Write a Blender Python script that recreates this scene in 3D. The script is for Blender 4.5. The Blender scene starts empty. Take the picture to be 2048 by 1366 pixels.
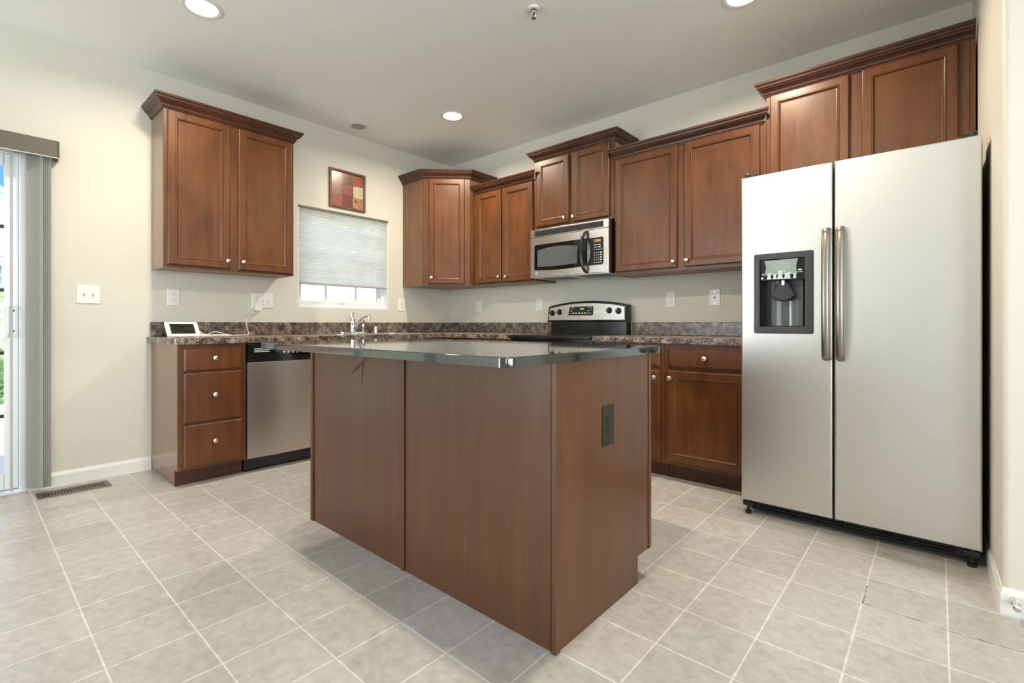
import bpy, bmesh, math, random
from mathutils import Vector, Matrix
random.seed(7)
S = bpy.context.scene
COL = S.collection
PI = math.pi

# ------------------------------------------------------------------ camera
cam_d = bpy.data.cameras.new('camera'); cam = bpy.data.objects.new('camera', cam_d); COL.objects.link(cam)
cam_d.sensor_fit = 'HORIZONTAL'; cam_d.sensor_width = 36.0
cam_d.lens = 972.9/2048*36.0
cam_d.shift_x = (1024-1009.6)/2048; cam_d.shift_y = -(683-647.5)/2048
cam_d.clip_start = 0.05; cam_d.clip_end = 300
cam.location = (4.0553, -3.6487, 1.0022); cam.rotation_euler = (PI/2, 0, 0.7276)
S.camera = cam
# ------------------------------------------------------------------ colour management
S.view_settings.view_transform = 'Standard'; S.view_settings.look = 'None'
S.view_settings.gamma = 1.0; S.view_settings.use_curve_mapping = False
S.view_settings.exposure = 0.18
S.cycles.use_denoising = True
S.cycles.max_bounces = 12; S.cycles.diffuse_bounces = 6; S.cycles.glossy_bounces = 6
S.cycles.transparent_max_bounces = 12; S.cycles.sample_clamp_indirect = 6.0
S.cycles.caustics_reflective = False; S.cycles.caustics_refractive = False

# ------------------------------------------------------------------ node helpers
class NT:
    def __init__(s, tree): s.t = tree; s.t.nodes.clear()
    def n(s, typ, props=None, **ins):
        nd = s.t.nodes.new('ShaderNode'+typ)
        for k, v in (props or {}).items(): setattr(nd, k, v)
        for k, v in ins.items():
            key = int(k[1:]) if (k[0] == '_' and k[1:].isdigit()) else k.replace('_', ' ')
            sk = nd.inputs[key]
            if hasattr(v, 'is_output'): s.t.links.new(v, sk)
            elif isinstance(v, bpy.types.Node): s.t.links.new(v.outputs[0], sk)
            else: sk.default_value = v
        return nd
    def ramp(s, fac, stops, interp='LINEAR'):
        nd = s.n('ValToRGB', Fac=fac); cr = nd.color_ramp; cr.interpolation = interp
        while len(cr.elements) < len(stops): cr.elements.new(0.5)
        for e, (p, c) in zip(cr.elements, stops):
            e.position = p; e.color = c if len(c) == 4 else (*c, 1)
        return nd
    def math(s, op, a, b=0.0, c=0.0): 
        return s.n('Math', {'operation': op}, _0=a, _1=b, _2=c)
    def mix(s, f, a, b, mode='MIX'):
        nd = s.n('Mix', {'data_type': 'RGBA', 'blend_type': mode})
        for i, v in ((0, f), (6, a), (7, b)):
            if isinstance(v, bpy.types.Node): s.t.links.new(v.outputs[0], nd.inputs[i])
            elif hasattr(v, 'is_output'): s.t.links.new(v, nd.inputs[i])
            else: nd.inputs[i].default_value = v if not (isinstance(v, tuple) and len(v) == 3) else (*v, 1)
        return nd.outputs[2]
    def out(s, sh, kind='Material'):
        s.n('Output'+kind, Surface=sh)

# ------------------------------------------------------------------ world: hazy horizon, blue above, white clouds
w = bpy.data.worlds.new('sky'); S.world = w; w.use_nodes = True
N = NT(w.node_tree)
tc = N.n('TexCoord'); sp = N.n('SeparateXYZ', Vector=tc.outputs['Generated'])
grad = N.ramp(sp.outputs['Z'], [(0.0, (.9, .95, .9)), (0.03, (1.0, 1.0, 1.0)), (0.09, (.80, .90, 1.0)), (0.165, (.075, .19, .42)), (0.6, (.055, .14, .34))])
mp = N.n('Mapping', Vector=tc.outputs['Generated'], Scale=(1, 1, 2.2))
cl = N.n('TexNoise', Vector=mp, Scale=7.0, Detail=7.0, Roughness=.55)
cf = N.ramp(cl.outputs['Fac'], [(0.47, (0, 0, 0)), (0.58, (1, 1, 1))])
skyc = N.mix(cf, grad.outputs['Color'], (.80, .81, .83))
bg = N.n('Background', Color=skyc, Strength=2.6)
N.out(bg, 'World')

# ------------------------------------------------------------------ sun over the far side of the house (lights the yard only)
sd = bpy.data.lights.new('sun', 'SUN'); sd.energy = 6.0; sd.angle = math.radians(1.0); sd.color = (1, .95, .86)
so = bpy.data.objects.new('sun', sd); COL.objects.link(so)
so.location = (8, 6, 12); so.rotation_euler = (math.radians(27), 0, math.radians(115))

def lamp(name, kind, loc, rot, energy, color, size=.2, size_y=None, parent=None, shape='DISK', spread=None):
    d = bpy.data.lights.new(name, kind); d.energy = energy; d.color = color
    if kind == 'AREA':
        d.shape = shape; d.size = size
        if size_y: d.size_y = size_y
        if spread: d.spread = spread
    o = bpy.data.objects.new(name, d); COL.objects.link(o); o.location = loc; o.rotation_euler = rot
    if parent: o.parent = parent
    return o
# fill lights added to brighten the room, set in invented, unseen window openings
W_FRONT = -7.0; W_EAST = 7.4
FILL_COL = (.86, .94, 1.0)
TILT = math.radians(24)      # fill lights aimed upward to brighten the ceiling
lamp('added_fill_light', 'AREA', (.80, W_FRONT-.13, 1.35), (math.radians(90)+TILT, 0, 0), 85, FILL_COL, 1.22, 2.06, shape='RECTANGLE')
lamp('added_fill_light', 'AREA', (6.35, W_FRONT-.13, 1.45), (math.radians(90)+TILT, 0, 0), 24, FILL_COL, 1.46, 1.86, shape='RECTANGLE')
lamp('added_fill_light', 'AREA', (W_EAST+.13, -4.0, 1.45), (math.radians(90)+TILT, 0, PI/2), 138, FILL_COL, 3.36, 1.86, shape='RECTANGLE')

# ------------------------------------------------------------------ materials
def pbsdf(N, **k):
    return N.n('BsdfPrincipled', **k)
def mat(name, col=(.5, .5, .5), rough=.5, metal=0.0, coat=0.0, emis=None, es=0.0, spec=.5, noise=0.0, nscale=20, bump=0.0, bscale=60):
    m = bpy.data.materials.new(name); m.use_nodes = True; N = NT(m.node_tree)
    c = (*col, 1)
    tc = N.n('TexCoord')
    if noise:
        nz = N.n('TexNoise', Vector=tc.outputs['Object'], Scale=nscale, Detail=4.0)
        f = N.ramp(nz.outputs['Fac'], [(.3, (1-noise,)*3), (.7, (1+noise*.5,)*3)])
        c = N.mix(1.0, c, f.outputs['Color'], 'MULTIPLY')
    k = dict(Base_Color=c, Roughness=rough, Metallic=metal)
    if bump:
        bz = N.n('TexNoise', Vector=tc.outputs['Object'], Scale=bscale, Detail=3.0)
        k['Normal'] = N.n('Bump', Strength=bump, Distance=.004, Height=bz.outputs['Fac'])
    p = pbsdf(N, **k)
    p.inputs['Specular IOR Level'].default_value = spec
    p.inputs['Coat Weight'].default_value = coat; p.inputs['Coat Roughness'].default_value = .05; p.inputs['Coat IOR'].default_value = 1.8
    if emis: p.inputs['Emission Color'].default_value = (*emis, 1); p.inputs['Emission Strength'].default_value = es
    N.out(p); return m

def wood(name, dark, mid, light, rough=.33, sc=(10, 10, 1.0), mott=3.0, fine=.5, spec=.5, coat=0.0):
    m = bpy.data.materials.new(name); m.use_nodes = True; N = NT(m.node_tree)
    tc = N.n('TexCoord')
    mp = N.n('Mapping', Vector=tc.outputs['Object'], Scale=sc)
    a = N.n('TexNoise', Vector=mp, Scale=2.2, Detail=6.0, Roughness=.62, Distortion=.6)
    mp2 = N.n('Mapping', Vector=tc.outputs['Object'], Scale=(sc[0]*9, sc[1]*9, sc[2]*2.2))
    b = N.n('TexNoise', Vector=mp2, Scale=3.0, Detail=4.0)
    c = N.n('TexNoise', Vector=tc.outputs['Object'], Scale=mott, Detail=3.0)
    f = N.math('MULTIPLY_ADD', b.outputs['Fac'], fine*.5, N.math('MULTIPLY', a.outputs['Fac'], .55).outputs[0])
    f = N.math('MULTIPLY_ADD', c.outputs['Fac'], .45, f.outputs[0])
    col = N.ramp(f.outputs[0], [(.40, dark), (.60, mid), (.85, light)])
    p = pbsdf(N, Base_Color=col.outputs['Color'], Roughness=rough)
    p.inputs['Specular IOR Level'].default_value = spec
    p.inputs['Coat Weight'].default_value = coat; p.inputs['Coat Roughness'].default_value = .12; p.inputs['Coat IOR'].default_value = 1.6
    N.out(p); return m

def granite(name):
    m = bpy.data.materials.new(name); m.use_nodes = True; N = NT(m.node_tree)
    tc = N.n('TexCoord')
    a = N.n('TexNoise', Vector=tc.outputs['Object'], Scale=150.0, Detail=3.0, Roughness=.6, Distortion=.5)
    b = N.n('TexNoise', Vector=tc.outputs['Object'], Scale=22.0, Detail=2.0)
    f = N.math('MULTIPLY_ADD', b.outputs['Fac'], .35, N.math('MULTIPLY', a.outputs['Fac'], .75).outputs[0])
    col = N.ramp(f.outputs[0], [(.43, (.012, .009, .008)), (.51, (.045, .030, .024)), (.56, (.15, .10, .075)), (.62, (.34, .26, .21)), (.70, (.48, .41, .35))])
    p = pbsdf(N, Base_Color=col.outputs['Color'], Roughness=.28); N.out(p); return m

def steel(name, col, rough=.3, axis=2, amt=.06, aniso=.0):
    m = bpy.data.materials.new(name); m.use_nodes = True; N = NT(m.node_tree)
    tc = N.n('TexCoord'); sc = [500, 500, 500]; sc[axis] = 6.0
    mp = N.n('Mapping', Vector=tc.outputs['Object'], Scale=tuple(sc))
    a = N.n('TexNoise', Vector=mp, Scale=1.0, Detail=3.0)
    r = N.ramp(a.outputs['Fac'], [(.3, (rough-amt,)*3), (.7, (rough+amt,)*3)])
    p = pbsdf(N, Base_Color=(*col, 1), Metallic=1.0, Roughness=r.outputs['Color'])
    N.out(p); return m

def floor_mat():
    m = bpy.data.materials.new('vinyl_tile'); m.use_nodes = True; N = NT(m.node_tree)
    tc = N.n('TexCoord')
    mp = N.n('Mapping', Vector=tc.outputs['Object'], Location=(-1.109+.2285*20, 3.131+.234*30, 0))
    br = N.n('TexBrick', {'offset': 0.0, 'squash': 1.0}, Vector=mp, Color1=(.410, .390, .366, 1), Color2=(.468, .447, .422, 1), Mortar=(.64, .62, .585, 1),
             Scale=1.0, Mortar_Size=.0032, Mortar_Smooth=.3, Bias=0.0, Brick_Width=.2285, Row_Height=.234)
    a = N.n('TexNoise', Vector=tc.outputs['Object'], Scale=24.0, Detail=9.0, Roughness=.68, Distortion=.35)
    v = N.ramp(a.outputs['Fac'], [(.3, (.80, .80, .79)), (.5, (.98, .98, .98)), (.72, (1.16, 1.16, 1.17))])
    b = N.n('TexNoise', Vector=tc.outputs['Object'], Scale=2.3, Detail=3.0)
    v2 = N.ramp(b.outputs['Fac'], [(.35, (.95, .94, .93)), (.65, (1.04, 1.04, 1.05))])
    c = N.mix(1.0, br.outputs['Color'], v.outputs['Color'], 'MULTIPLY')
    c = N.mix(1.0, c, v2.outputs['Color'], 'MULTIPLY')
    # torn seam in front of the refrigerator: a dark ragged line along two joints
    sp = N.n('SeparateXYZ', Vector=tc.outputs['Object'])
    nz = N.n('TexNoise', Vector=tc.outputs['Object'], Scale=9.0, Detail=4.0)
    nz2 = N.n('TexNoise', Vector=tc.outputs['Object'], Scale=28.0, Detail=3.0)
    wob = N.math('MULTIPLY_ADD', nz.outputs['Fac'], .03, -.015)
    dy = N.math('ABSOLUTE', N.math('ADD', N.math('ADD', sp.outputs['Y'], 1.493).outputs[0], wob.outputs[0]).outputs[0])
    wid = N.math('MULTIPLY_ADD', nz2.outputs['Fac'], .012, -.0035)
    ly = N.math('MULTIPLY', N.math('LESS_THAN', dy.outputs[0], wid.outputs[0]).outputs[0], N.math('GREATER_THAN', sp.outputs['X'], 3.853).outputs[0])
    dx = N.math('ABSOLUTE', N.math('ADD', N.math('SUBTRACT', sp.outputs['X'], 3.853).outputs[0], N.math('MULTIPLY', wob.outputs[0], .4).outputs[0]).outputs[0])
    lx = N.math('MULTIPLY', N.math('LESS_THAN', dx.outputs[0], wid.outputs[0]).outputs[0],
                N.math('MULTIPLY', N.math('GREATER_THAN', sp.outputs['Y'], -1.497).outputs[0], N.math('LESS_THAN', sp.outputs['Y'], -1.34).outputs[0]).outputs[0])
    lm = N.math('MAXIMUM', ly.outputs[0], lx.outputs[0])
    c = N.mix(N.math('MULTIPLY', lm.outputs[0], .8).outputs[0], c, (.13, .10, .08))
    hz = N.math('MULTIPLY_ADD', br.outputs['Fac'], -.6, N.math('MULTIPLY', a.outputs['Fac'], .35).outputs[0])
    bp = N.n('Bump', Strength=.16, Distance=.004, Height=hz.outputs[0])
    p = pbsdf(N, Base_Color=c, Roughness=.29, Normal=bp); N.out(p); return m

def glass_mat(name, tint=(.97, .99, .98)):
    m = bpy.data.materials.new(name); m.use_nodes = True; N = NT(m.node_tree)
    fr = N.n('Fresnel', IOR=1.45)
    t = N.n('BsdfTransparent', Color=(*tint, 1)); g = N.n('BsdfGlossy', Roughness=.02)
    f = N.math('MULTIPLY', fr.outputs[0], .6)
    N.out(N.n('MixShader', _0=f.outputs[0], _1=t, _2=g)); return m

def shade_mat():
    m = bpy.data.materials.new('cellular_fabric'); m.use_nodes = True; N = NT(m.node_tree)
    tc = N.n('TexCoord')
    mp = N.n('Mapping', Vector=tc.outputs['Object'], Scale=(1, 4, 160))
    a = N.n('TexNoise', Vector=mp, Scale=1.6, Detail=4.0)
    mp2 = N.n('Mapping', Vector=tc.outputs['Object'], Scale=(1, 1.5, 9))
    b = N.n('TexNoise', Vector=mp2, Scale=1.2, Detail=2.0)
    f = N.math('ADD', N.math('MULTIPLY', a.outputs['Fac'], .6).outputs[0], N.math('MULTIPLY', b.outputs['Fac'], .5).outputs[0])
    c = N.ramp(f.outputs[0], [(.35, (.76, .78, .77)), (.65, (.95, .96, .955))])
    d = N.n('BsdfDiffuse', Color=c.outputs['Color']); t = N.n('BsdfTranslucent', Color=c.outputs['Color'])
    N.out(N.n('MixShader', _0=.74, _1=d, _2=t)); return m

def art_mat(cols):
    # nine plain colour fields, a generic patchwork print (object coordinates: y across, z up, origin at centre)
    m = bpy.data.materials.new('patchwork_print'); m.use_nodes = True; N = NT(m.node_tree)
    tc = N.n('TexCoord'); sp = N.n('SeparateXYZ', Vector=tc.outputs['Object'])
    W, H = .32, .306
    col = None
    for i in range(3):
        for j in range(3):
            y0 = -W/2+i*W/3; z0 = -H/2+j*H/3
            my = N.math('MULTIPLY', N.math('GREATER_THAN', sp.outputs['Y'], y0 if i else -9).outputs[0], N.math('GREATER_THAN', sp.outputs['Z'], z0 if j else -9).outputs[0])
            cc = (*cols[j][i], 1)
            col = N.mix(my.outputs[0], col if col is not None else cc, cc)
    nz = N.n('TexNoise', Vector=tc.outputs['Object'], Scale=26.0, Detail=6.0, Distortion=1.5)
    v = N.ramp(nz.outputs['Fac'], [(.3, (.72, .70, .68)), (.7, (1.22, 1.2, 1.15))])
    col = N.mix(1.0, col, v.outputs['Color'], 'MULTIPLY')
    p = pbsdf(N, Base_Color=col, Roughness=.22); N.out(p); return m

def foliage_mat(name, a, b):
    m = bpy.data.materials.new(name); m.use_nodes = True; N = NT(m.node_tree)
    tc = N.n('TexCoord'); nz = N.n('TexNoise', Vector=tc.outputs['Object'], Scale=5.0, Detail=5.0)
    c = N.ramp(nz.outputs['Fac'], [(.35, a), (.65, b)])
    p = pbsdf(N, Base_Color=c.outputs['Color'], Roughness=.7); N.out(p); return m

def brick_mat(name, a, b, mo):
    m = bpy.data.materials.new(name); m.use_nodes = True; N = NT(m.node_tree)
    tc = N.n('TexCoord'); sp = N.n('SeparateXYZ', Vector=tc.outputs['Object'])
    cb = N.n('CombineXYZ', X=sp.outputs['Y'], Y=sp.outputs['Z'])
    br = N.n('TexBrick', Vector=cb, Color1=(*a, 1), Color2=(*b, 1), Mortar=(*mo, 1), Scale=1.0, Mortar_Size=.012, Brick_Width=.22, Row_Height=.075)
    p = pbsdf(N, Base_Color=br.outputs['Color'], Roughness=.85); N.out(p); return m

def siding_mat(name, c, axis='Z', step=.16, dark=.75):
    m = bpy.data.materials.new(name); m.use_nodes = True; N = NT(m.node_tree)
    tc = N.n('TexCoord'); sp = N.n('SeparateXYZ', Vector=tc.outputs['Object'])
    f = N.math('FRACT', N.math('DIVIDE', sp.outputs[axis], step).outputs[0])
    r = N.ramp(f.outputs[0], [(0.0, tuple(x*dark for x in c)), (.08, c), (1.0, c)])
    p = pbsdf(N, Base_Color=r.outputs['Color'], Roughness=.7); N.out(p); return m

M = {}
M['wall'] = mat('wall_paint', (.67, .645, .57), .55, noise=.02, nscale=3, bump=.03, bscale=180)
M['ceil'] = mat('ceiling_paint', (.86, .87, .84), .7, bump=.03, bscale=150)
M['trim'] = mat('white_trim_paint', (.78, .78, .76), .32)
M['floor'] = floor_mat()
CH = ((.046, .0125, .0025), (.100, .0315, .0068), (.158, .056, .0130))
M['cherry'] = wood('cherry_stained_maple', *CH, rough=.34)
M['cherry_flat'] = wood('cherry_laminate_side', (.13, .055, .018), (.165, .072, .026), (.20, .09, .035), rough=.24, mott=1.5, coat=.35)
M['maple'] = wood('pale_maple_underside', (.24, .14, .065), (.30, .18, .085), (.36, .22, .11), rough=.4)
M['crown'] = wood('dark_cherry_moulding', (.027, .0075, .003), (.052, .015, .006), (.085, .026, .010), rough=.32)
M['island'] = wood('island_cherry_laminate', (.066, .023, .008), (.098, .037, .013), (.135, .054, .021), rough=.30, sc=(7, 7, .55), mott=1.2, fine=.8)
M['scuff'] = mat('dark_scuff', (.035, .018, .010), .5)
M['nickel'] = mat('satin_nickel', (.74, .70, .64), .28, 1.0)
M['chrome'] = mat('chrome', (.82, .83, .86), .07, 1.0)
M['granite'] = granite('brown_speckled_laminate')
M['black_top'] = mat('polished_black_stone', (.010, .012, .011), .05, coat=.6, spec=.6, noise=.4, nscale=160)
M['fridge'] = steel('clean_steel', (.66, .65, .63), .38, 2, .012)
M['steel'] = steel('brushed_steel', (.66, .63, .59), .28, 0, .015)
M['dwsteel'] = steel('dishwasher_steel', (.56, .51, .45), .30, 1, .012)
M['handle_steel'] = steel('handle_steel', (.30, .26, .225), .30, 2, .02)
M['black'] = mat('black_gloss_plastic', (.010, .010, .011), .12, bump=.01)
M['blackmat'] = mat('black_satin_plastic', (.018, .018, .019), .4)
M['blackglass'] = mat('black_glass', (.006, .006, .007), .04)
M['darkgrey'] = mat('dark_grey_plastic', (.036, .039, .041), .38)
M['mwglass'] = mat('screened_glass', (.10, .11, .11), .08)
M['white_pl'] = mat('white_plastic', (.80, .79, .76), .3)
M['slot'] = mat('dark_slot', (.02, .02, .02), .5)
M['bronze'] = mat('bronze_metal', (.16, .13, .10), .38, .7)
M['bronze_pl'] = mat('dark_bronze_plastic', (.030, .026, .019), .45, spec=.3)
M['taupe'] = mat('taupe_fabric_valance', (.105, .088, .070), .55)
M['valedge'] = mat('pale_valance_edge', (.55, .53, .5), .5)
M['vinyl_w'] = mat('white_vinyl', (.74, .76, .78), .35)
M['glass'] = glass_mat('clear_glass')
M['shade'] = shade_mat()
M['shaderail'] = mat('bronze_headrail', (.17, .15, .11), .45)
M['shadebot'] = mat('grey_bottom_rail', (.45, .46, .44), .5)
M['lampon'] = mat('lit_lamp_lens', (.9, .9, .85), .5, emis=(1, .93, .80), es=9.0)
M['reflector'] = mat('grey_reflector', (.34, .34, .33), .35, .3)
M['white_metal'] = mat('white_enamel', (.80, .79, .76), .35)
M['label'] = mat('printed_label', (.62, .62, .60), .5)
M['green_led'] = mat('green_led', (.02, .1, .02), .5, emis=(.12, .9, .18), es=1.6)
M['amber_led'] = mat('amber_led', (.2, .1, .02), .5, emis=(.9, .5, .12), es=1.1)
M['amber_bg'] = mat('amber_window', (.10, .05, .012), .3, emis=(.45, .22, .05), es=.35)
M['frame_wood'] = wood('walnut_frame', (.06, .02, .01), (.13, .045, .02), (.22, .09, .04), rough=.3)
M['art'] = art_mat([[(.36, .12, .085), (.20, .075, .07), (.42, .24, .15)],
                    [(.30, .18, .13), (.29, .095, .08), (.60, .51, .37)],
                    [(.42, .23, .13), (.17, .085, .075), (.32, .10, .06)]])
M['art_line'] = mat('dark_brown_ink', (.07, .02, .015), .3)
M['screen'] = mat('dark_screen', (.03, .026, .022), .1, noise=.5, nscale=14)
M['screen_blob'] = mat('screen_clock_image', (.02, .018, .02), .15)
M['translucent_pl'] = mat('smoky_clear_plastic', (.30, .36, .33), .12)
M['pale_key'] = mat('pale_mint_keys', (.55, .66, .62), .25)
def vane_mat():
    m = bpy.data.materials.new('grey_vinyl_vane'); m.use_nodes = True; N = NT(m.node_tree)
    d = pbsdf(N, Base_Color=(.50, .50, .46, 1), Roughness=.4); t = N.n('BsdfTranslucent', Color=(.4, .42, .40, 1))
    N.out(N.n('MixShader', _0=.3, _1=d, _2=t)); return m
M['vane'] = vane_mat()
M['deck'] = siding_mat('grey_deck_boards', (.60, .58, .56), 'Y', .14, .6)
M['lawn'] = foliage_mat('lawn_grass', (.34, .40, .24), (.48, .50, .38))
M['leaf'] = foliage_mat('shrub_leaf', (.05, .13, .03), (.22, .36, .13))
M['leaf2'] = foliage_mat('pale_shrub_leaf', (.16, .28, .10), (.42, .52, .28))
M['siding'] = siding_mat('white_siding', (.78, .80, .80))
M['brick'] = brick_mat('red_brick', (.36, .13, .09), (.46, .20, .14), (.55, .5, .45))
M['roof'] = mat('grey_shingle', (.42, .42, .43), .9, noise=.3, nscale=12)
M['dkwin'] = mat('dark_window_glass', (.10, .16, .22), .08)
M['bark'] = mat('bark', (.12, .08, .05), .9, noise=.3, nscale=20)

# ------------------------------------------------------------------ mesh helpers
def frame(o, u, n):
    """local (a along u, b up, c along n) to world"""
    u = Vector(u).normalized(); n = Vector(n).normalized(); z = n.cross(u)
    m = Matrix((( u.x, z.x, n.x, o[0]), (u.y, z.y, n.y, o[1]), (u.z, z.z, n.z, o[2]), (0, 0, 0, 1)))
    return m
def FW(y=0, z=0, x=0): return frame((x, y, z), (0, 1, 0), (1, 0, 0))          # window wall, facing +x
def FR(x=0, z=0, y=0): return frame((x, y, z), (1, 0, 0), (0, -1, 0))         # range wall, facing -y
def FZ(x=0, y=0, z=0): return Matrix.Translation((x, y, z))                   # facing up
ID = Matrix.Identity(4)
WL = {}
def wloc(o):
    return WL.get(o.name, Vector((0, 0, 0)))

class MB:
    def __init__(s): s.bm = bmesh.new()
    def _merge(s, b, mtx=None):
        if mtx is not None: bmesh.ops.transform(b, matrix=mtx, verts=b.verts)
        me = bpy.data.meshes.new('t'); b.to_mesh(me); b.free(); s.bm.from_mesh(me); bpy.data.meshes.remove(me)
        return s
    def box(s, x0, x1, y0, y1, z0, z1, bev=0.0, seg=2, mtx=None):
        b = bmesh.new(); bmesh.ops.create_cube(b, size=1)
        bmesh.ops.scale(b, vec=(abs(x1-x0), abs(y1-y0), abs(z1-z0)), verts=b.verts)
        bmesh.ops.translate(b, vec=((x0+x1)/2, (y0+y1)/2, (z0+z1)/2), verts=b.verts)
        if bev > 0: bmesh.ops.bevel(b, geom=list(b.edges), offset=bev, segments=seg, profile=.5, affect='EDGES')
        return s._merge(b, mtx)
    def lathe(s, mtx, prof, n=24, cap=True):
        """prof: (radius, height along local z=c)"""
        b = bmesh.new(); rows = []
        for r, h in prof:
            rows.append([b.verts.new((max(r, 1e-5)*math.cos(2*PI*i/n), max(r, 1e-5)*math.sin(2*PI*i/n), h)) for i in range(n)])
        for A, B in zip(rows, rows[1:]):
            for i in range(n): b.faces.new((A[i], A[(i+1) % n], B[(i+1) % n], B[i]))
        if cap:
            b.faces.new(rows[0][::-1]); b.faces.new(rows[-1])
        bmesh.ops.recalc_face_normals(b, faces=b.faces)
        return s._merge(b, mtx)
    def tube(s, pts, r, n=8, smooth=0, cap=True, sq=None):
        P = [Vector(p) for p in pts]; R = list(r) if isinstance(r, (list, tuple)) else [r]*len(P)
        if smooth:
            Q = []; RR = []
            for i in range(len(P)-1):
                p0 = P[max(i-1, 0)]; p1 = P[i]; p2 = P[i+1]; p3 = P[min(i+2, len(P)-1)]
                for k in range(smooth):
                    t = k/smooth
                    Q.append(.5*((2*p1)+(p2-p0)*t+(2*p0-5*p1+4*p2-p3)*t*t+(3*p1-p0-3*p2+p3)*t**3)); RR.append(R[i]*(1-t)+R[i+1]*t)
            Q.append(P[-1]); RR.append(R[-1]); P, R = Q, RR
        b = bmesh.new(); rows = []
        up = Vector((0, 0, 1)); d0 = (P[1]-P[0]).normalized()
        if abs(d0.dot(up)) > .9: up = Vector((1, 0, 0))
        e = (up-d0*up.dot(d0)).normalized()
        for i, p in enumerate(P):
            d = (P[min(i+1, len(P)-1)]-P[max(i-1, 0)]).normalized()
            e = (e-d*e.dot(d)).normalized(); f = d.cross(e)
            sx, sy = sq or (1, 1)
            rows.append([b.verts.new(p+(e*math.cos(2*PI*k/n)*sx+f*math.sin(2*PI*k/n)*sy)*R[i]) for k in range(n)])
        for A, B in zip(rows, rows[1:]):
            for i in range(n): b.faces.new((A[i], A[(i+1) % n], B[(i+1) % n], B[i]))
        if cap: b.faces.new(rows[0][::-1]); b.faces.new(rows[-1])
        bmesh.ops.recalc_face_normals(b, faces=b.faces)
        return s._merge(b)
    def rings(s, mtx, a0, a1, b0, b1, rg):
        """stack of inset rectangles (inset, height); first is the back, last is filled"""
        b = bmesh.new(); rows = []
        for ins, h in rg:
            rows.append([b.verts.new(p) for p in ((a0+ins, b0+ins, h), (a1-ins, b0+ins, h), (a1-ins, b1-ins, h), (a0+ins, b1-ins, h))])
        b.faces.new(rows[0][::-1])
        for A, B in zip(rows, rows[1:]):
            for i in range(4): b.faces.new((A[i], A[(i+1) % 4], B[(i+1) % 4], B[i]))
        b.faces.new(rows[-1])
        return s._merge(b, mtx)
    def prism(s, mtx, poly, c0, c1, holes=(), bev=0.0, seg=2):
        b = bmesh.new(); loops = []
        for L in [poly]+list(holes):
            vs = [b.verts.new((p[0], p[1], c0)) for p in L]
            loops.append([b.edges.new((vs[i], vs[(i+1) % len(vs)])) for i in range(len(vs))])
        if holes:
            bmesh.ops.triangle_fill(b, use_beauty=True, use_dissolve=False, edges=[e for l in loops for e in l])
        else:
            b.faces.new([e.verts[0] for e in loops[0]])
        fs = list(b.faces)
        r = bmesh.ops.extrude_face_region(b, geom=fs, use_keep_orig=True)
        nv = [v for v in r['geom'] if isinstance(v, bmesh.types.BMVert)]
        bmesh.ops.translate(b, vec=(0, 0, c1-c0), verts=nv)
        bmesh.ops.recalc_face_normals(b, faces=b.faces)
        if bev:
            tops = [e for e in b.edges if all(abs(v.co.z-c1) < 1e-6 for v in e.verts) and any(abs(f.normal.z) < .5 for f in e.link_faces)]
            bmesh.ops.bevel(b, geom=tops, offset=bev, segments=seg, profile=.5, affect='EDGES')
        return s._merge(b, mtx)
    def crown(s, path, z0, prof, fl0=0.0, fl1=0.0):
        """sweep a moulding profile (projection, height) along a plan path, outward = right-hand side, mitred"""
        P = [Vector((p[0], p[1], 0)) for p in path]; k = len(P)
        D = [(P[i+1]-P[i]).normalized() for i in range(k-1)]
        Rt = [Vector((d.y, -d.x, 0)) for d in D]
        b = bmesh.new(); rows = []
        for i in range(k):
            row = []
            for p, h in prof:
                if i == 0: q = P[0]+Rt[0]*p-D[0]*p*fl0
                elif i == k-1: q = P[-1]+Rt[-1]*p+D[-1]*p*fl1
                else:
                    m = (Rt[i-1]+Rt[i]).normalized(); q = P[i]+m*(p/max(m.dot(Rt[i]), .2))
                row.append(b.verts.new((q.x, q.y, z0+h)))
            rows.append(row)
        n = len(prof)
        for A, B in zip(rows, rows[1:]):
            for j in range(n): b.faces.new((A[j], A[(j+1) % n], B[(j+1) % n], B[j]))
        b.faces.new(rows[0][::-1]); b.faces.new(rows[-1])
        bmesh.ops.recalc_face_normals(b, faces=b.faces)
        return s._merge(b)
    def blob(s, c, r, sub=3, amp=.25, seed=0):
        b = bmesh.new(); bmesh.ops.create_icosphere(b, subdivisions=sub, radius=1)
        rnd = random.Random(seed)
        ph = [(rnd.uniform(2, 6), rnd.uniform(2, 6), rnd.uniform(2, 6), rnd.uniform(0, 6)) for _ in range(6)]
        for v in b.verts:
            d = v.co.normalized(); a = sum(math.sin(p[0]*d.x+p[1]*d.y+p[2]*d.z+p[3]) for p in ph)/6
            v.co = Vector((d.x*r[0], d.y*r[1], d.z*r[2]))*(1+amp*a+rnd.uniform(-.04, .04))
        return s._merge(b, Matrix.Translation(c))
    def leaves(s, c, r, n, size, seed=0):
        rnd = random.Random(seed); b = s.bm
        for _ in range(n):
            d = Vector((rnd.gauss(0, 1), rnd.gauss(0, 1), rnd.gauss(0, 1))).normalized()
            p = Vector(c)+Vector((d.x*r[0], d.y*r[1], d.z*r[2]))*rnd.uniform(.75, 1.12)
            e = Vector((rnd.gauss(0, 1), rnd.gauss(0, 1), rnd.gauss(0, 1))).normalized(); f = e.cross(d)
            if f.length < .1: continue
            f.normalize(); q = size*rnd.uniform(.6, 1.3)
            vs = [b.verts.new(p+e*q), b.verts.new(p+f*q*.5+d*q*.15), b.verts.new(p-e*q), b.verts.new(p-f*q*.5+d*q*.15)]
            b.faces.new(vs)
        return s
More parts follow.
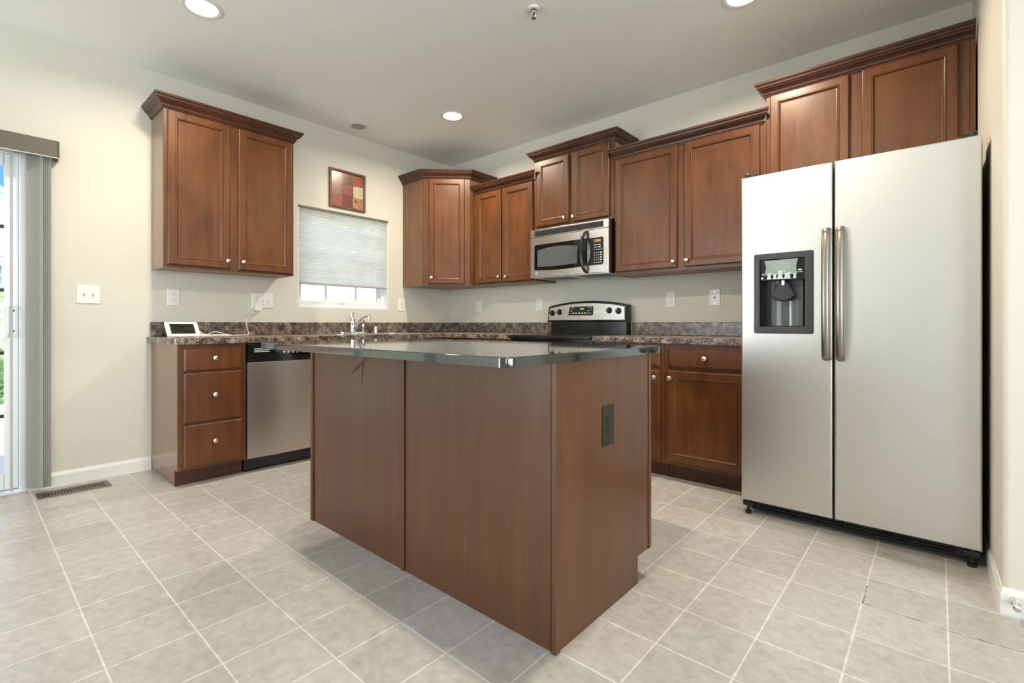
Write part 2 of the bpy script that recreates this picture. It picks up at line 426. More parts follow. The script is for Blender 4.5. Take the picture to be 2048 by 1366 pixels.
    def build(s, name, m, parent=None, loc=None, label=None, smooth=True, angle=35, wn=True):
        me = bpy.data.meshes.new(name)
        off = wloc(parent) if parent else Vector(loc or (0, 0, 0))
        if loc is not None and parent: off = Vector(loc)
        bmesh.ops.translate(s.bm, vec=-off, verts=s.bm.verts)
        s.bm.to_mesh(me); s.bm.free(); me.materials.append(m)
        if smooth:
            for p in me.polygons: p.use_smooth = p.area < .03
            me.set_sharp_from_angle(angle=math.radians(angle))
        o = bpy.data.objects.new(name, me); COL.objects.link(o)
        if parent:
            o.parent = parent; o.location = off-wloc(parent)
        else: o.location = off
        WL[o.name] = off
        if label: o['label'] = label
        if smooth and wn:
            md = o.modifiers.new('weighted_normals', 'WEIGHTED_NORMAL'); md.keep_sharp = True; md.weight = 90
        return o

def tag(o, label, cat, group=None):
    o['label'] = label; o['category'] = cat
    if group: o['group'] = group
    return o
def thing(name, loc, label, cat, group=None):
    o = bpy.data.objects.new(name, None); COL.objects.link(o); o.location = loc; o.empty_display_size = .1
    WL[o.name] = Vector(loc)
    return tag(o, label, cat, group)
def struct(o): o['kind'] = 'structure'; return o
def text(name, body, mtx, size, m, parent, align='CENTER', bold=0.0):
    cu = bpy.data.curves.new(name, 'FONT'); cu.body = body; cu.size = size; cu.align_x = align; cu.align_y = 'CENTER'
    cu.extrude = .0003; cu.offset = bold
    cu.materials.append(m)
    f = bpy.data.objects.new(name, cu); COL.objects.link(f)
    me = bpy.data.meshes.new_from_object(f.evaluated_get(bpy.context.evaluated_depsgraph_get()))
    bpy.data.objects.remove(f); bpy.data.curves.remove(cu)
    o = bpy.data.objects.new(name, me); COL.objects.link(o); o.parent = parent
    o.matrix_local = Matrix.Translation(-wloc(parent)) @ mtx
    return o
def rrect(a0, a1, b0, b1, r, n=5):
    P = []
    for cx_, cy_, t in ((a1-r, b0+r, -PI/2), (a1-r, b1-r, 0), (a0+r, b1-r, PI/2), (a0+r, b0+r, PI)):
        for k in range(n+1):
            P.append((cx_+r*math.cos(t+PI/2*k/n), cy_+r*math.sin(t+PI/2*k/n)))
    return P
def T(x, y, z): return Matrix.Translation((x, y, z))

# ------------------------------------------------------------------ room shell
H = 2.748; XR0, XR1 = 4.195, 4.222; YR = -1.235; WT = .14
WIN = (-1.738, -.826, 1.135, 2.016); DOOR = (-5.21, -3.375, 0.0, 2.05)
b = MB()   # window wall, x = 0
def wbox(b, y0, y1, z0, z1): b.box(-WT, 0, y0, y1, z0, z1)
wbox(b, WIN[1], WT, 0, H); wbox(b, WIN[0], WIN[1], 0, WIN[2]); wbox(b, WIN[0], WIN[1], WIN[3], H)
wbox(b, DOOR[1], WIN[0], 0, H); wbox(b, DOOR[0], DOOR[1], DOOR[3], H); wbox(b, W_FRONT-WT, DOOR[0], 0, H)
struct(b.build('wall_left', M['wall'], smooth=False))
struct(MB().box(0, XR0+.1, 0, WT, 0, H).build('wall_back', M['wall'], smooth=False))
b = MB(); b.prism(ID, [(XR0, .14), (XR0, 0), (XR1, YR+.02), (XR1+.006, YR+.006), (XR1+.02, YR), (W_EAST+WT, YR), (W_EAST+WT, .14)], 0, H)
struct(b.build('wall_right', M['wall'], angle=60))
# far wall of the room behind the camera, two window openings added for fill light
WF = [(.15, 1.45, .28, 2.42), (5.58, 7.12, .48, 2.42)]
b = MB(); xs = [0-WT]
def fbox(x0, x1, z0, z1): b.box(x0, x1, W_FRONT-WT, W_FRONT, z0, z1)
px = 0
for (x0, x1, z0, z1) in WF:
    fbox(px, x0, 0, H); fbox(x0, x1, 0, z0); fbox(x0, x1, z1, H); px = x1
fbox(px, W_EAST+WT, 0, H)
struct(b.build('wall_front', M['wall'], smooth=False))
WE = (-5.72, -2.28, .48, 2.42)  # unseen east opening, added for the largest fill light
b = MB()
for (y0, y1, z0, z1) in ((WE[1], YR, 0, H), (WE[0], WE[1], 0, WE[2]), (WE[0], WE[1], WE[3], H), (W_FRONT, WE[0], 0, H)): b.box(W_EAST, W_EAST+WT, y0, y1, z0, z1)
struct(b.build('wall_east', M['wall'], smooth=False))
struct(MB().box(-WT, W_EAST+WT, W_FRONT-WT, WT, -.15, 0).build('floor', M['floor'], smooth=False))
struct(MB().box(-WT, W_EAST+WT, W_FRONT-WT, WT, H, H+.15).build('ceiling', M['ceil'], smooth=False))

def baseboard(name, pts):
    prof = [(0, 0), (.014, 0), (.014, .066), (.011, .075), (.006, .082), (.004, .09), (0, .09)]
    b = MB(); b.crown(pts, 0.0, prof)
    o = struct(b.build(name, M['trim'])); return o
baseboard('baseboard_left', [(0, -3.37), (0, -2.766)])
baseboard('baseboard_right', [(W_EAST, YR), (XR1+.004, YR), (XR1, YR+.01), (XR0+.02, -.2)][::-1])
baseboard('baseboard_front', [(W_EAST, W_FRONT), (0, W_FRONT)])
baseboard('baseboard_east', [(W_EAST, YR), (W_EAST, W_FRONT)])
baseboard('baseboard_corner', [(0, W_FRONT), (0, DOOR[0]-.02)])

def window_unit(name, fr, w, h, cols, rows, sill=True):
    """white vinyl window in an opening; local origin lower-left of the opening, c=0 at the wall face"""
    g = .045
    b = MB()
    for (a0, a1, b0, b1) in ((0, g, 0, h), (w-g, w, 0, h), (g, w-g, 0, g), (g, w-g, h-g, h)): b.box(a0, a1, b0, b1, -.125, -.06, .004, 1, fr)
    o = struct(b.build(name, M['vinyl_w']))
    b = MB(); q = .028
    for (a0, a1, b0, b1) in ((g, g+q, g, h-g), (w-g-q, w-g, g, h-g), (g+q, w-g-q, g, g+q), (g+q, w-g-q, h-g-q, h-g), (g+q, w-g-q, h/2-.018, h/2+.018)):
        b.box(a0, a1, b0, b1, -.108, -.078, .004, 1, fr)
    b.build('sash', M['vinyl_w'], o)
    b = MB()
    for i in range(1, cols): b.box(w*i/cols-.008, w*i/cols+.008, g+q, h-g-q, -.097, -.089, mtx=fr)
    for j in range(1, rows): b.box(g+q, w-g-q, h*j/rows-.008, h*j/rows+.008, -.0968, -.0892, mtx=fr)
    b.build('muntins', M['vinyl_w'], o)
    MB().box(g+q, w-g-q, g+q, h-g-q, -.094, -.092, mtx=fr).build('glass', M['glass'], o, smooth=False)
    b = MB()   # drywall-return liner of the opening, white
    for (a0, a1, b0, b1) in ((0, .012, 0, h), (w-.012, w, 0, h), (.012, w-.012, 0, .014)): b.box(a0, a1, b0, b1, -.06, .001, mtx=fr)
    b.build('sill', M['trim'], o, smooth=False)
    return o
wo = window_unit('window_1', FW(WIN[0], WIN[2]), WIN[1]-WIN[0], WIN[3]-WIN[2], 3, 4)
fr = FW(WIN[0], WIN[2])
MB().box(.42, .49, .052, .066, -.076, -.06, .003, 1, fr).build('sash_latch', M['white_pl'], wo)
for i, (x0, x1, z0, z1) in enumerate(WF):  # unseen window units, added around the fill lights
    window_unit('window_%d' % (i+2), frame((x1, W_FRONT, z0), (-1, 0, 0), (0, 1, 0)), x1-x0, z1-z0, 3, 4)
window_unit('window_4', frame((W_EAST, WE[1], WE[2]), (0, -1, 0), (-1, 0, 0)), WE[1]-WE[0], WE[3]-WE[2], 3, 4)  # unseen east window, added around its fill light

# sliding glass door (door_1) in the window wall
DY0, DY1, DZ1 = DOOR[0], DOOR[1], DOOR[3]
b = MB()
for (y0, y1, z0, z1) in ((DY1-.035, DY1, 0, DZ1), (DY0, DY0+.035, 0, DZ1), (DY0+.035, DY1-.035, DZ1-.05, DZ1)): b.box(-.13, .002, y0, y1, z0, z1, .004, 1)
door = struct(b.build('door_1', M['vinyl_w']))
b = MB(); b.box(-.135, .004, DY0, DY1, 0, .022, .004, 1); b.box(-.055, -.047, DY0+.04, DY1-.04, .022, .034); b.build('threshold_track', M['vinyl_w'], door)
def slider(y0, y1, xc, nm):
    t = .018; g = .062
    b = MB()
    for (a, c, z0, z1) in ((y0, y0+g, .03, DZ1-.05), (y1-g, y1, .03, DZ1-.05), (y0+g, y1-g, .03, .12), (y0+g, y1-g, DZ1-.12, DZ1-.05)): b.box(xc-t, xc+t, a, c, z0, z1, .005, 2)
    p = b.build(nm, M['vinyl_w'], door)
    MB().box(xc-.004, xc+.004, y0+g, y1-g, .12, DZ1-.12).build('glass', M['glass'], p, smooth=False)
    b = MB()
    for z in (.46, .83, 1.20, 1.573): b.box(xc-.007, xc+.007, y0+g, y1-g, z-.010, z+.010)
    b.build('muntins', M['bronze_pl'], p, smooth=False)
    return p
ps = slider((DY0+DY1)/2-.03, DY1-.035, -.040, 'sliding_panel')
slider(DY0+.035, (DY0+DY1)/2+.03, -.090, 'fixed_panel')
ys = DY1-.035-.031
b = MB(); b.box(-.022, -.016, ys-.022, ys+.018, .925, 1.115, .003, 2)
b.tube([(-.018, ys-.012, .935), (.012, ys-.014, .945), (.022, ys-.014, .99), (.022, ys-.014, 1.05), (.012, ys-.014, 1.095), (-.018, ys-.012, 1.105)], .009, 8, 4)
b.build('handle', M['vinyl_w'], ps)
b = MB()
for z in (.96, 1.08): b.lathe(frame((-.016, ys+.008, z), (0, 1, 0), (1, 0, 0)), [(.005, 0), (.005, .002), (.003, .003)], 10)
b.build('screw', M['slot'], ps)

# ------------------------------------------------------------------ vertical blinds on the sliding door
vb = thing('vertical_blinds', (0.06, -3.33, 1.99), 'taupe valance with grey vertical vanes stacked at the right end of the glass door', 'blinds')
def valpoly(x, yr, r):
    P = [(.002, yr)]
    for k in range(7): a = k/6*PI/2; P.append((x-r+r*math.sin(a), yr-r+r*math.cos(a)))
    P.append((x, -5.40)); return P
o_ = valpoly(.130, -3.245, .022); i_ = valpoly(.124, -3.251, .016)
b = MB(); b.prism(ID, o_+i_[::-1], 1.992, 2.092); b.prism(ID, valpoly(.122, -3.253, .015)+[(.002, -5.40)], 2.07, 2.075)
b.build('valance', M['taupe'], vb, angle=30)
MB().prism(ID, valpoly(.1305, -3.2445, .022)+i_[::-1], 1.988, 1.9925).build('valance_edge', M['valedge'], vb)
MB().box(.045, .085, -5.36, -3.27, 2.02, 2.055, .003, 1).build('head_rail', M['vinyl_w'], vb)
def vane(y, ang, m=None):
    b = MB(); n = 6; wv = .089; bm = b.bm; rows = []
    for z in (.03, 2.015):
        row = []
        for k in range(n+1):
            t = (k/n-.5)*wv; bow = .006*math.cos(PI*(k/n-.5))
            row.append(bm.verts.new((.066+t*math.cos(ang)-bow*math.sin(ang), y+t*math.sin(ang)+bow*math.cos(ang), z)))
        rows.append(row)
    for k in range(n): bm.faces.new((rows[0][k], rows[0][k+1], rows[1][k+1], rows[1][k]))
    b.build('vane', M['vane'], vb)
for k in range(5): vane(-3.350+k*.0085, math.radians(48+k*2))
vane(-3.447, math.radians(5))

# ------------------------------------------------------------------ upper cabinets
CROWN = [(0, -.012), (.006, -.012), (.009, -.004), (.014, 0), (.016, .010), (.024, .020), (.036, .028), (.040, .036), (.046, .038), (.048, .048), (.056, .056), (.058, .068), (0, .068)]
KNOB = [(.006, 0), (.0055, .010), (.008, .014), (.0135, .018), (.0150, .022), (.0135, .0265), (.008, .029), (.002, .030)]
def knob(mtx, parent, name='knob'):
    return MB().lathe(mtx, KNOB, 18).build(name, M['nickel'], parent, label='brushed nickel knob')
def door_panel(mtx, a0, a1, b0, b1, parent, name='door', st=.052, t=.020):
    rg = [(0, .001), (0, t-.005), (.0035, t-.001), (.006, t), (st-.009, t), (st-.008, t-.0015), (st-.006, t+.0012), (st-.003, t+.0014), (st, t-.0005), (st+.005, t-.008), (st+.012, t-.010)]
    return MB().rings(mtx, a0, a1, b0, b1, rg).build(name, M['cherry'], parent, angle=20)
def drawer_panel(mtx, a0, a1, b0, b1, parent, name='drawer', t=.020):
    rg = [(0, .001), (0, t-.008), (.004, t-.006), (.009, t-.0005), (.011, t)]
    return MB().rings(mtx, a0, a1, b0, b1, rg).build(name, M['cherry'], parent, angle=20)
def face_frame(mtx, a0, a1, b0, b1, st, mids, parent, th=.019, bot=.022, top=.035):
    b = MB()
    b.box(a0, a0+st, b0, b1, -th, 0, mtx=mtx); b.box(a1-st, a1, b0, b1, -th, 0, mtx=mtx)
    b.box(a0+st, a1-st, b0, b0+bot+.015, -th, -.0002, mtx=mtx); b.box(a0+st, a1-st, b1-top, b1, -th, -.0002, mtx=mtx)
    for m_ in mids: b.box(m_-.045, m_+.045, b0+bot, b1-top, -th, -.0004, mtx=mtx)
    return b.build('face_frame', M['cherry'], parent, smooth=False)
def upper(name_label, mtx, w, d, z0, z1, doors, knobs, crown_path, fl=(0, 0), st=.04, loc=(0, 0, 0), mid=None, crown_h=None):
    """mtx: origin at lower-left of the face on the front plane (c=0 front face, -d = wall)"""
    t = thing('wall_cabinet', loc, name_label, 'cabinet', 'wall cabinets')
    h = z1-z0; b = MB()
    b.box(0, .016, 0, h, -d+.002, -.019, mtx=mtx); b.box(w-.016, w, 0, h, -d+.002, -.019, mtx=mtx)
    b.box(.016, w-.016, h-.012, h, -d+.002, -.019, mtx=mtx)
    b.box(.016, w-.016, .016, h-.012, -d+.002, -d+.008, mtx=mtx)
    b.build('body', M['cherry_flat'], t, smooth=False)
    MB().box(.016, w-.016, .003, .015, -d+.002, -.019, mtx=mtx).build('bottom_panel', M['maple'], t, smooth=False)
    face_frame(mtx, 0, w, 0, h, st, mid or [], t)
    for (a0, a1, b0, b1), (ka, kb) in zip(doors, knobs):
        dp = door_panel(mtx, a0, a1, b0-z0, b1-z0, t)
        knob(mtx @ T(ka, kb-z0, .020), dp)
    if crown_path:
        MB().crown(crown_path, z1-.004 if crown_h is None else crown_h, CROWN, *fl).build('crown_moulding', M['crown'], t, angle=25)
    return t
ZB, ZT, ZT2 = 1.373, 2.424, 2.268
# window-wall cabinet
y0, y1, d = -2.764, -1.912, .300
upper('two-door cherry wall cabinet hung alone left of the small window', FW(y0, ZB, d), y1-y0, d, ZB, ZT,
      [(-2.745-y0, -2.372-y0, 1.390, 2.402), (-2.316-y0, -1.930-y0, 1.388, 2.402)], [(-2.392-y0, 1.442), (-2.290-y0, 1.444)],
      [(.001, y0), (d, y0), (d, y1), (.001, y1)], loc=(0, y0, ZB), mid=[(-2.344-y0)])
# diagonal corner cabinet
A = Vector((.325, -.652, 0)); B = Vector((.652, -.338, 0)); du = (B-A).normalized(); dn = Vector((du.y, -du.x, 0)); wd = (B-A).length
t = thing('corner_wall_cabinet', (0, 0, ZB), 'single-door diagonal cherry wall cabinet in the room corner', 'cabinet', 'wall cabinets')
mt = frame((A.x, A.y, ZB), du, dn)
b = MB(); h = ZT-ZB
b.box(.002, A.x-.006, A.y, A.y+.016, ZB, ZT); b.box(B.x-.016, B.x, B.y+.006, -.002, ZB, ZT)
pl = [(.002, -.002), (.002, A.y+.016), (A.x-.012, A.y+.016), (B.x-.016, B.y+.012), (B.x-.016, -.002)]
b.prism(ID, pl, ZT-.012, ZT)
b.build('body', M['cherry_flat'], t, smooth=False)
MB().prism(ID, pl, ZB+.003, ZB+.015).build('bottom_panel', M['maple'], t, smooth=False)
face_frame(mt, 0, wd, 0, h, .062, [], t)
dp = door_panel(mt, .058, .402, .016, 1.034, t); knob(mt @ T(.082, .075, .020), dp)
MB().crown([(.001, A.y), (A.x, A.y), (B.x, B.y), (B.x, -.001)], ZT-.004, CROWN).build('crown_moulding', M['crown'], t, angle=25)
# cabinet right of the corner
x0, x1, d = .676, 1.428, .300
t = upper('narrow two-door cherry wall cabinet between corner cabinet and microwave', FR(x0, ZB, -d), x1-x0, d, ZB, ZT2,
      [(.716-x0, 1.036-x0, 1.390, 2.247), (1.056-x0, 1.409-x0, 1.388, 2.247)], [(1.020-x0, 1.438), (1.112-x0, 1.434)],
      [(x0+.035, -d), (x1-.01, -d)], fl=(.8, .9), loc=(x0, 0, ZB), st=.03, mid=[1.046-x0])
MB().box(.654, x0, -.27, -.002, ZB, ZT2).build('filler_strip', M['cherry_flat'], t, smooth=False)
# above the microwave
x0, x1 = 1.430, 2.199
upper('short two-door cherry wall cabinet directly above the microwave', FR(x0, 1.812, -.302), x1-x0, .302, 1.812, ZT,
      [(1.459-x0, 1.787-x0, 1.838, 2.402), (1.833-x0, 2.163-x0, 1.834, 2.402)], [(1.757-x0, 1.875), (1.845-x0, 1.872)],
      [(x0, -.001), (x0, -.302), (x1, -.302), (x1, -.001)], loc=(x0, 0, 1.812), st=.034, mid=[1.810-x0])
# right of the microwave
x0, x1, d = 2.202, 3.255, .300
upper('widest two-door cherry wall cabinet between microwave and refrigerator', FR(x0, ZB, -d), x1-x0, d, ZB, ZT2,
      [(2.221-x0, 2.694-x0, 1.396, 2.250), (2.747-x0, 3.222-x0, 1.396, 2.250)], [(2.674-x0, 1.436), (2.768-x0, 1.438)],
      [(x0+.012, -d), (x1-.022, -d)], fl=(.8, .9), loc=(x0, 0, ZB), st=.035, mid=[2.720-x0])
# above the refrigerator
x0, x1 = 3.258, 4.188
t = upper('two-door cherry wall cabinet above the refrigerator by the right wall', FR(x0, 1.83, -.305), x1-x0, .305, 1.83, ZT,
      [(3.281-x0, 3.682-x0, 1.848, 2.406), (3.739-x0, 4.131-x0, 1.848, 2.406)], [(3.655-x0, 1.892), (3.766-x0, 1.892)],
      [(x0, -.001), (x0, -.305), (x1+.006, -.305)], loc=(x0, 0, 1.83), st=.075, mid=[3.71-x0])
MB().box(4.140, 4.172, -.309, -.3052, 1.83, ZT).box(4.176, 4.194, -.312, -.3052, 1.83, ZT).build('filler_strip', M['cherry'], t, smooth=False)

# ------------------------------------------------------------------ base cabinets
def base_unit(label, mtx, w, fronts, loc, name='base_cabinet', end_left=False, d=.60, hh=.875, kick=.1, st=.04, group='base cabinets', rails=()):
    t = thing(name, loc, label, 'cabinet', group)
    b = MB()
    side = [(-d+.002, 0), (-.075, 0), (-.075, kick), (-.019, kick), (-.019, hh), (-d+.002, hh)]
    for a in (0, w-.016):
        # profile in (c, b) swept along a
        q = Matrix((mtx.col[2], mtx.col[1], mtx.col[0], mtx.col[3])).transposed()
        b.prism(q, side, a, a+.016)
    b.box(.016, w-.016, kick, kick+.016, -d+.002, -.019, mtx=mtx); b.box(.016, w-.016, kick+.016, hh, -d+.002, -d+.01, mtx=mtx)
    b.build('body', M['cherry_flat'], t, smooth=False)
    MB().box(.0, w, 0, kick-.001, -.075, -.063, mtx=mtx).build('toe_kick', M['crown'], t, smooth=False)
    b = MB(); b.box(0, st, kick, hh, -.019, 0, mtx=mtx); b.box(w-st, w, kick, hh, -.019, 0, mtx=mtx)
    b.box(st, w-st, kick, kick+.04, -.019, -.0002, mtx=mtx); b.box(st, w-st, hh-.04, hh, -.019, -.0002, mtx=mtx)
    for r in rails: b.box(st, w-st, r-.02, r+.02, -.019, -.0003, mtx=mtx)
    b.build('face_frame', M['cherry'], t, smooth=False)
    for kind, a0, a1, b0, b1, ka, kb in fronts:
        p = (drawer_panel if kind == 'drawer' else door_panel)(mtx, a0, a1, b0, b1, t, kind)
        if ka is not None: knob(mtx @ T(ka, kb, .020), p)
    return t
y0 = -2.764
base_unit('cherry base cabinet with three stacked drawers at the left end of the counter', FW(y0, 0, .61), .386,
     [('drawer', .027, .359, .708, .849, .194, .786), ('drawer', .027, .359, .388, .700, .194, .556), ('drawer', .027, .359, .116, .379, .194, .265)],
     (0, y0, 0), d=.61, rails=(.704, .385))
base_unit('cherry base cabinet under the sink, right of the dishwasher', FW(-1.765, 0, .61), .86,
     [('drawer', .027, .415, .708, .849, None, 0), ('drawer', .445, .833, .708, .849, None, 0), ('door', .027, .415, .125, .70, .390, .655), ('door', .445, .833, .125, .70, .47, .655)], (0, -1.765, 0), d=.61, rails=(.704,))
base_unit('cherry base cabinet left of the range near the corner', FR(.66, 0, -.61), .775,
     [('drawer', .25, .745, .708, .849, .5, .786), ('door', .25, .745, .125, .70, .29, .655)], (.66, 0, 0), d=.61, rails=(.704,))
x0 = 2.206
base_unit('cherry base cabinet right of the range with one drawer and door', FR(x0, 0, -.61), .528,
     [('drawer', .027, .502, .726, .849, .265, .790), ('door', .027, .502, .125, .700, .474, .655)], (x0, 0, 0), d=.61, rails=(.712,))
x0 = 2.736
base_unit('cherry base cabinet with drawer and door beside the refrigerator', FR(x0, 0, -.61), .518,
     [('drawer', .027, .490, .726, .849, .262, .790), ('door', .025, .490, .125, .704, .045, .657)], (x0, 0, 0), d=.61, rails=(.714,))

for o, bx in ((bpy.data.objects['base_cabinet.001'], (.591, .6098, -.905, -.612, .1, .875)), (bpy.data.objects['base_cabinet.002'], (.612, .905, -.6098, -.591, .1, .875))):
    MB().box(*bx).build('corner_filler', M['cherry'], o, smooth=False)
# ------------------------------------------------------------------ laminate worktops
CT0, CT1 = .876, .914
# L-shaped run with sink cut-out
def arc(cx_, cy_, r, a0, a1, n=6): return [(cx_+r*math.cos(math.radians(a0+(a1-a0)*k/n)), cy_+r*math.sin(math.radians(a0+(a1-a0)*k/n))) for k in range(n+1)]
out = [(.002, -2.792)]+arc(.575, -2.732, .06, -90, 0)+[(.635, -.635), (1.436, -.635), (1.436, -.002), (.002, -.002)]
ct = thing('kitchen_countertop', (0, -1.4, CT0), 'brown speckled laminate countertop running under the window into the corner', 'countertop')
sink_hole = [(.125, -1.665), (.125, -.875), (.565, -.875), (.565, -1.665)]
MB().prism(ID, out, CT0, CT1, [sink_hole], bev=.006).build('worktop', M['granite'], ct)
b = MB(); b.box(.002, .021, -2.775, -.002, CT1, 1.014, .003, 1); b.box(.021, 1.436, -.021, -.002, CT1, 1.014, .003, 1); b.build('backsplash', M['granite'], ct)
ct2 = thing('kitchen_countertop', (2.7, -.3, CT0), 'brown speckled laminate countertop between range and refrigerator', 'countertop')
MB().prism(ID, [(2.206, -.635), (3.272, -.635), (3.272, -.002), (2.206, -.002)], CT0, CT1, bev=.006).build('worktop', M['granite'], ct2)
MB().box(2.206, 3.272, -.021, -.002, CT1, 1.014, .003, 1).build('backsplash', M['granite'], ct2)

# ------------------------------------------------------------------ sink and its fittings
sk = thing('kitchen_sink', (.33, -1.27, .9), 'double-bowl stainless steel sink set in the counter under the window', 'sink')
b = MB(); b.prism(ID, rrect(.075, .585, -1.69, -.85, .04), .9145, .9185, [rrect(.17, .545, -1.64, -1.29, .05), rrect(.17, .545, -1.25, -.90, .05)], bev=.002)
b.build('rim', M['chrome'], sk)
for (a, c) in ((-1.64, -1.29), (-1.25, -.90)):
    b = MB(); o_ = rrect(.17, .545, a, c, .05); i_ = rrect(.185, .53, a+.015, c-.015, .05); bm = b.bm
    R0 = [bm.verts.new((p[0], p[1], .917)) for p in o_]; R1 = [bm.verts.new((p[0], p[1], .76)) for p in i_]
    for k in range(len(o_)): bm.faces.new((R0[k], R0[(k+1) % len(o_)], R1[(k+1) % len(o_)], R1[k]))
    bm.faces.new(R1); b.build('bowl', M['steel'], sk)
fx, fy, fz = .115, -1.285, .9185
fa = thing('kitchen_faucet', (fx, fy, fz), 'chrome single-lever kitchen faucet with low arched spout behind the sink', 'faucet')
b = MB(); b.prism(FZ(0, 0, fz), rrect(fx-.028, fx+.028, fy-.125, fy+.125, .027), 0, .012, bev=.006, seg=3); b.build('base_plate', M['chrome'], fa)
MB().lathe(FZ(fx, fy, fz+.01), [(.027, 0), (.025, .01), (.023, .05), (.024, .075), (.026, .085), (.024, .105), (.017, .118), (.012, .125)], 24).build('body', M['chrome'], fa)
b = MB(); b.tube([(fx, fy, fz+.125), (fx-.002, fy, fz+.15), (fx-.006, fy, fz+.185)], [.012, .010, .011], 12, 4, sq=(.7, 1.1)); b.build('lever', M['chrome'], fa)
b = MB(); b.tube([(fx+.015, fy, fz+.035), (fx+.07, fy+.006, fz+.085), (fx+.13, fy+.014, fz+.132), (fx+.18, fy+.02, fz+.152), (fx+.215, fy+.025, fz+.146), (fx+.222, fy+.026, fz+.122)], [.013, .012, .012, .0125, .013, .0125], 14, 5); b.build('spout', M['chrome'], fa)
sy = fy+.105
sr = thing('side_sprayer', (fx, sy, fz+.012), 'chrome sprayer with rounded head standing right beside the faucet', 'sprayer')
MB().lathe(FZ(fx, sy, fz+.0122), [(.017, 0), (.014, .012), (.010, .016), (.013, .035), (.014, .06), (.011, .075)], 18).build('wand', M['chrome'], sr)
b = MB(); b.lathe(frame((fx-.008, sy, fz+.093), (0, 1, 0), (.94, 0, .34)), [(.008, -.012), (.015, -.004), (.018, .008), (.017, .022), (.012, .026)], 18); b.build('spray_head', M['chrome'], sr)
ag = MB().lathe(FZ(fx, fy+.24, .9187), [(.022, 0), (.022, .003), (.019, .004), (.019, .055), (.0165, .060), (.0, .061)], 24).build('air_gap_cap', M['nickel'], loc=(fx, fy+.24, .9187))
tag(ag, 'short plain chrome cylinder cap standing right of the sprayer', 'sink cap')

# ------------------------------------------------------------------ dishwasher
y0, y1 = -2.374, -1.772
dw = thing('dishwasher', (0.3, y0, 0), 'stainless dishwasher with black control panel beside the three-drawer cabinet', 'dishwasher')
MB().box(.02, .585, y0, y1, .09, .87).build('tub_housing', M['blackmat'], dw, smooth=False)
b = MB(); n = 12; bm = b.bm   # gently bowed steel door
F = []; 
for k in range(n+1):
    y = y0+.006+(y1-y0-.012)*k/n; s_ = 1-(2*k/n-1)**2
    F.append((y, .615+.012*s_))
poly = [(x, y) for y, x in F]+[(.588, y1-.006), (.588, y0+.006)]
b.prism(ID, poly, .098, .742, bev=.003); b.build('door', M['dwsteel'], dw, angle=40)
b = MB(); poly = [(x+.004, y) for y, x in F]+[(.588, y1-.006), (.588, y0+.006)]
b.prism(ID, poly, .745, .868, bev=.004); pn = b.build('control_panel', M['black'], dw, angle=40)
m0 = frame((.632, y0, .745), (0, 1, 0), (1, 0, 0))
b = MB()
for k in range(3): b.box(.045, .145, .066+k*.011, .070+k*.011, -.004, -.0005, mtx=m0)
b.build('vent_slats', M['label'], pn)
MB().prism(m0, [(.18, .115)]+[(.18+.36*k/10, .035+.03*(2*k/10-1)**2) for k in range(11)]+[(.54, .115)], -.004, .001).build('key_panel', M['blackglass'], pn)
b = MB()
for k, w_ in ((0, .018), (.03, .02), (.062, .02), (.094, .018), (.142, .014), (.165, .014), (.21, .02), (.242, .02), (.272, .018)):
    b.box(.235+k, .235+k+w_, .060, .066, .0008, .0016, mtx=m0); b.box(.237+k, .237+k+w_*.7, .053, .056, .0008, .0016, mtx=m0)
b.box(.29, .325, .084, .088, .0008, .0016, mtx=m0); b.build('lettering', M['label'], pn, smooth=False)
MB().box(.50, .555, y0+.004, y1-.004, .0, .096).build('kick_plate', M['black'], dw, smooth=False)

# ------------------------------------------------------------------ kitchen island
IX0, IX1, IY0, IY1 = 1.664, 3.190, -2.447, -1.815
isl = thing('kitchen_island', ((IX0+IX1)/2, -2.1, 0), 'freestanding kitchen island clad in brown wood-grain panels', 'island')
b = MB(); b.box(IX0+.004, IX1-.004, IY0+.002, IY0+.018, 0, .8855); b.build('back_panel', M['island'], isl, smooth=False)
side = [(IY0+.002, 0), (-1.905, 0), (-1.905, .104), (IY1, .104), (IY1, .8855), (IY0+.002, .8855)]
qx = Matrix(((0, 0, 1, 0), (1, 0, 0, 0), (0, 1, 0, 0), (0, 0, 0, 1)))
MB().prism(qx, side, IX1-.018, IX1).build('end_panel', M['island'], isl, smooth=False)
MB().prism(qx, side, IX0, IX0+.018).build('end_panel', M['island'], isl, smooth=False)
for nm, bx in (('corner_strip', (IX1-.012, IX1+.006, IY0-.006, IY0+.020)), ('corner_strip', (IX0-.006, IX0+.018, IY0-.006, IY0+.014)), ('seam_strip', (2.419, 2.443, IY0-.006, IY0+.001))):
    MB().box(*bx, 0, .8855, .002, 1).build(nm, M['island'], isl)
mi = frame((IX1, IY1-.0, 0), (-1, 0, 0), (0, 1, 0))
wI = IX1-IX0
b = MB()
for a0, a1 in ((-.004, .04), (wI/2-.04, wI/2+.04), (wI-.04, wI+.004)): b.box(a0, a1, .104, .8855, 0, .02, .001, 1, mi)
b.box(.04, wI-.04, .104, .15, 0, .0198, mtx=mi); b.box(.04, wI-.04, .84, .8855, 0, .0198, mtx=mi); b.box(.04, wI-.04, .69, .73, 0, .0196, mtx=mi)
b.build('face_frame', M['cherry'], isl, smooth=False)
MB().box(.02, wI-.02, 0, .104, -.105, -.09, mtx=mi).build('toe_kick', M['crown'], isl, smooth=False)
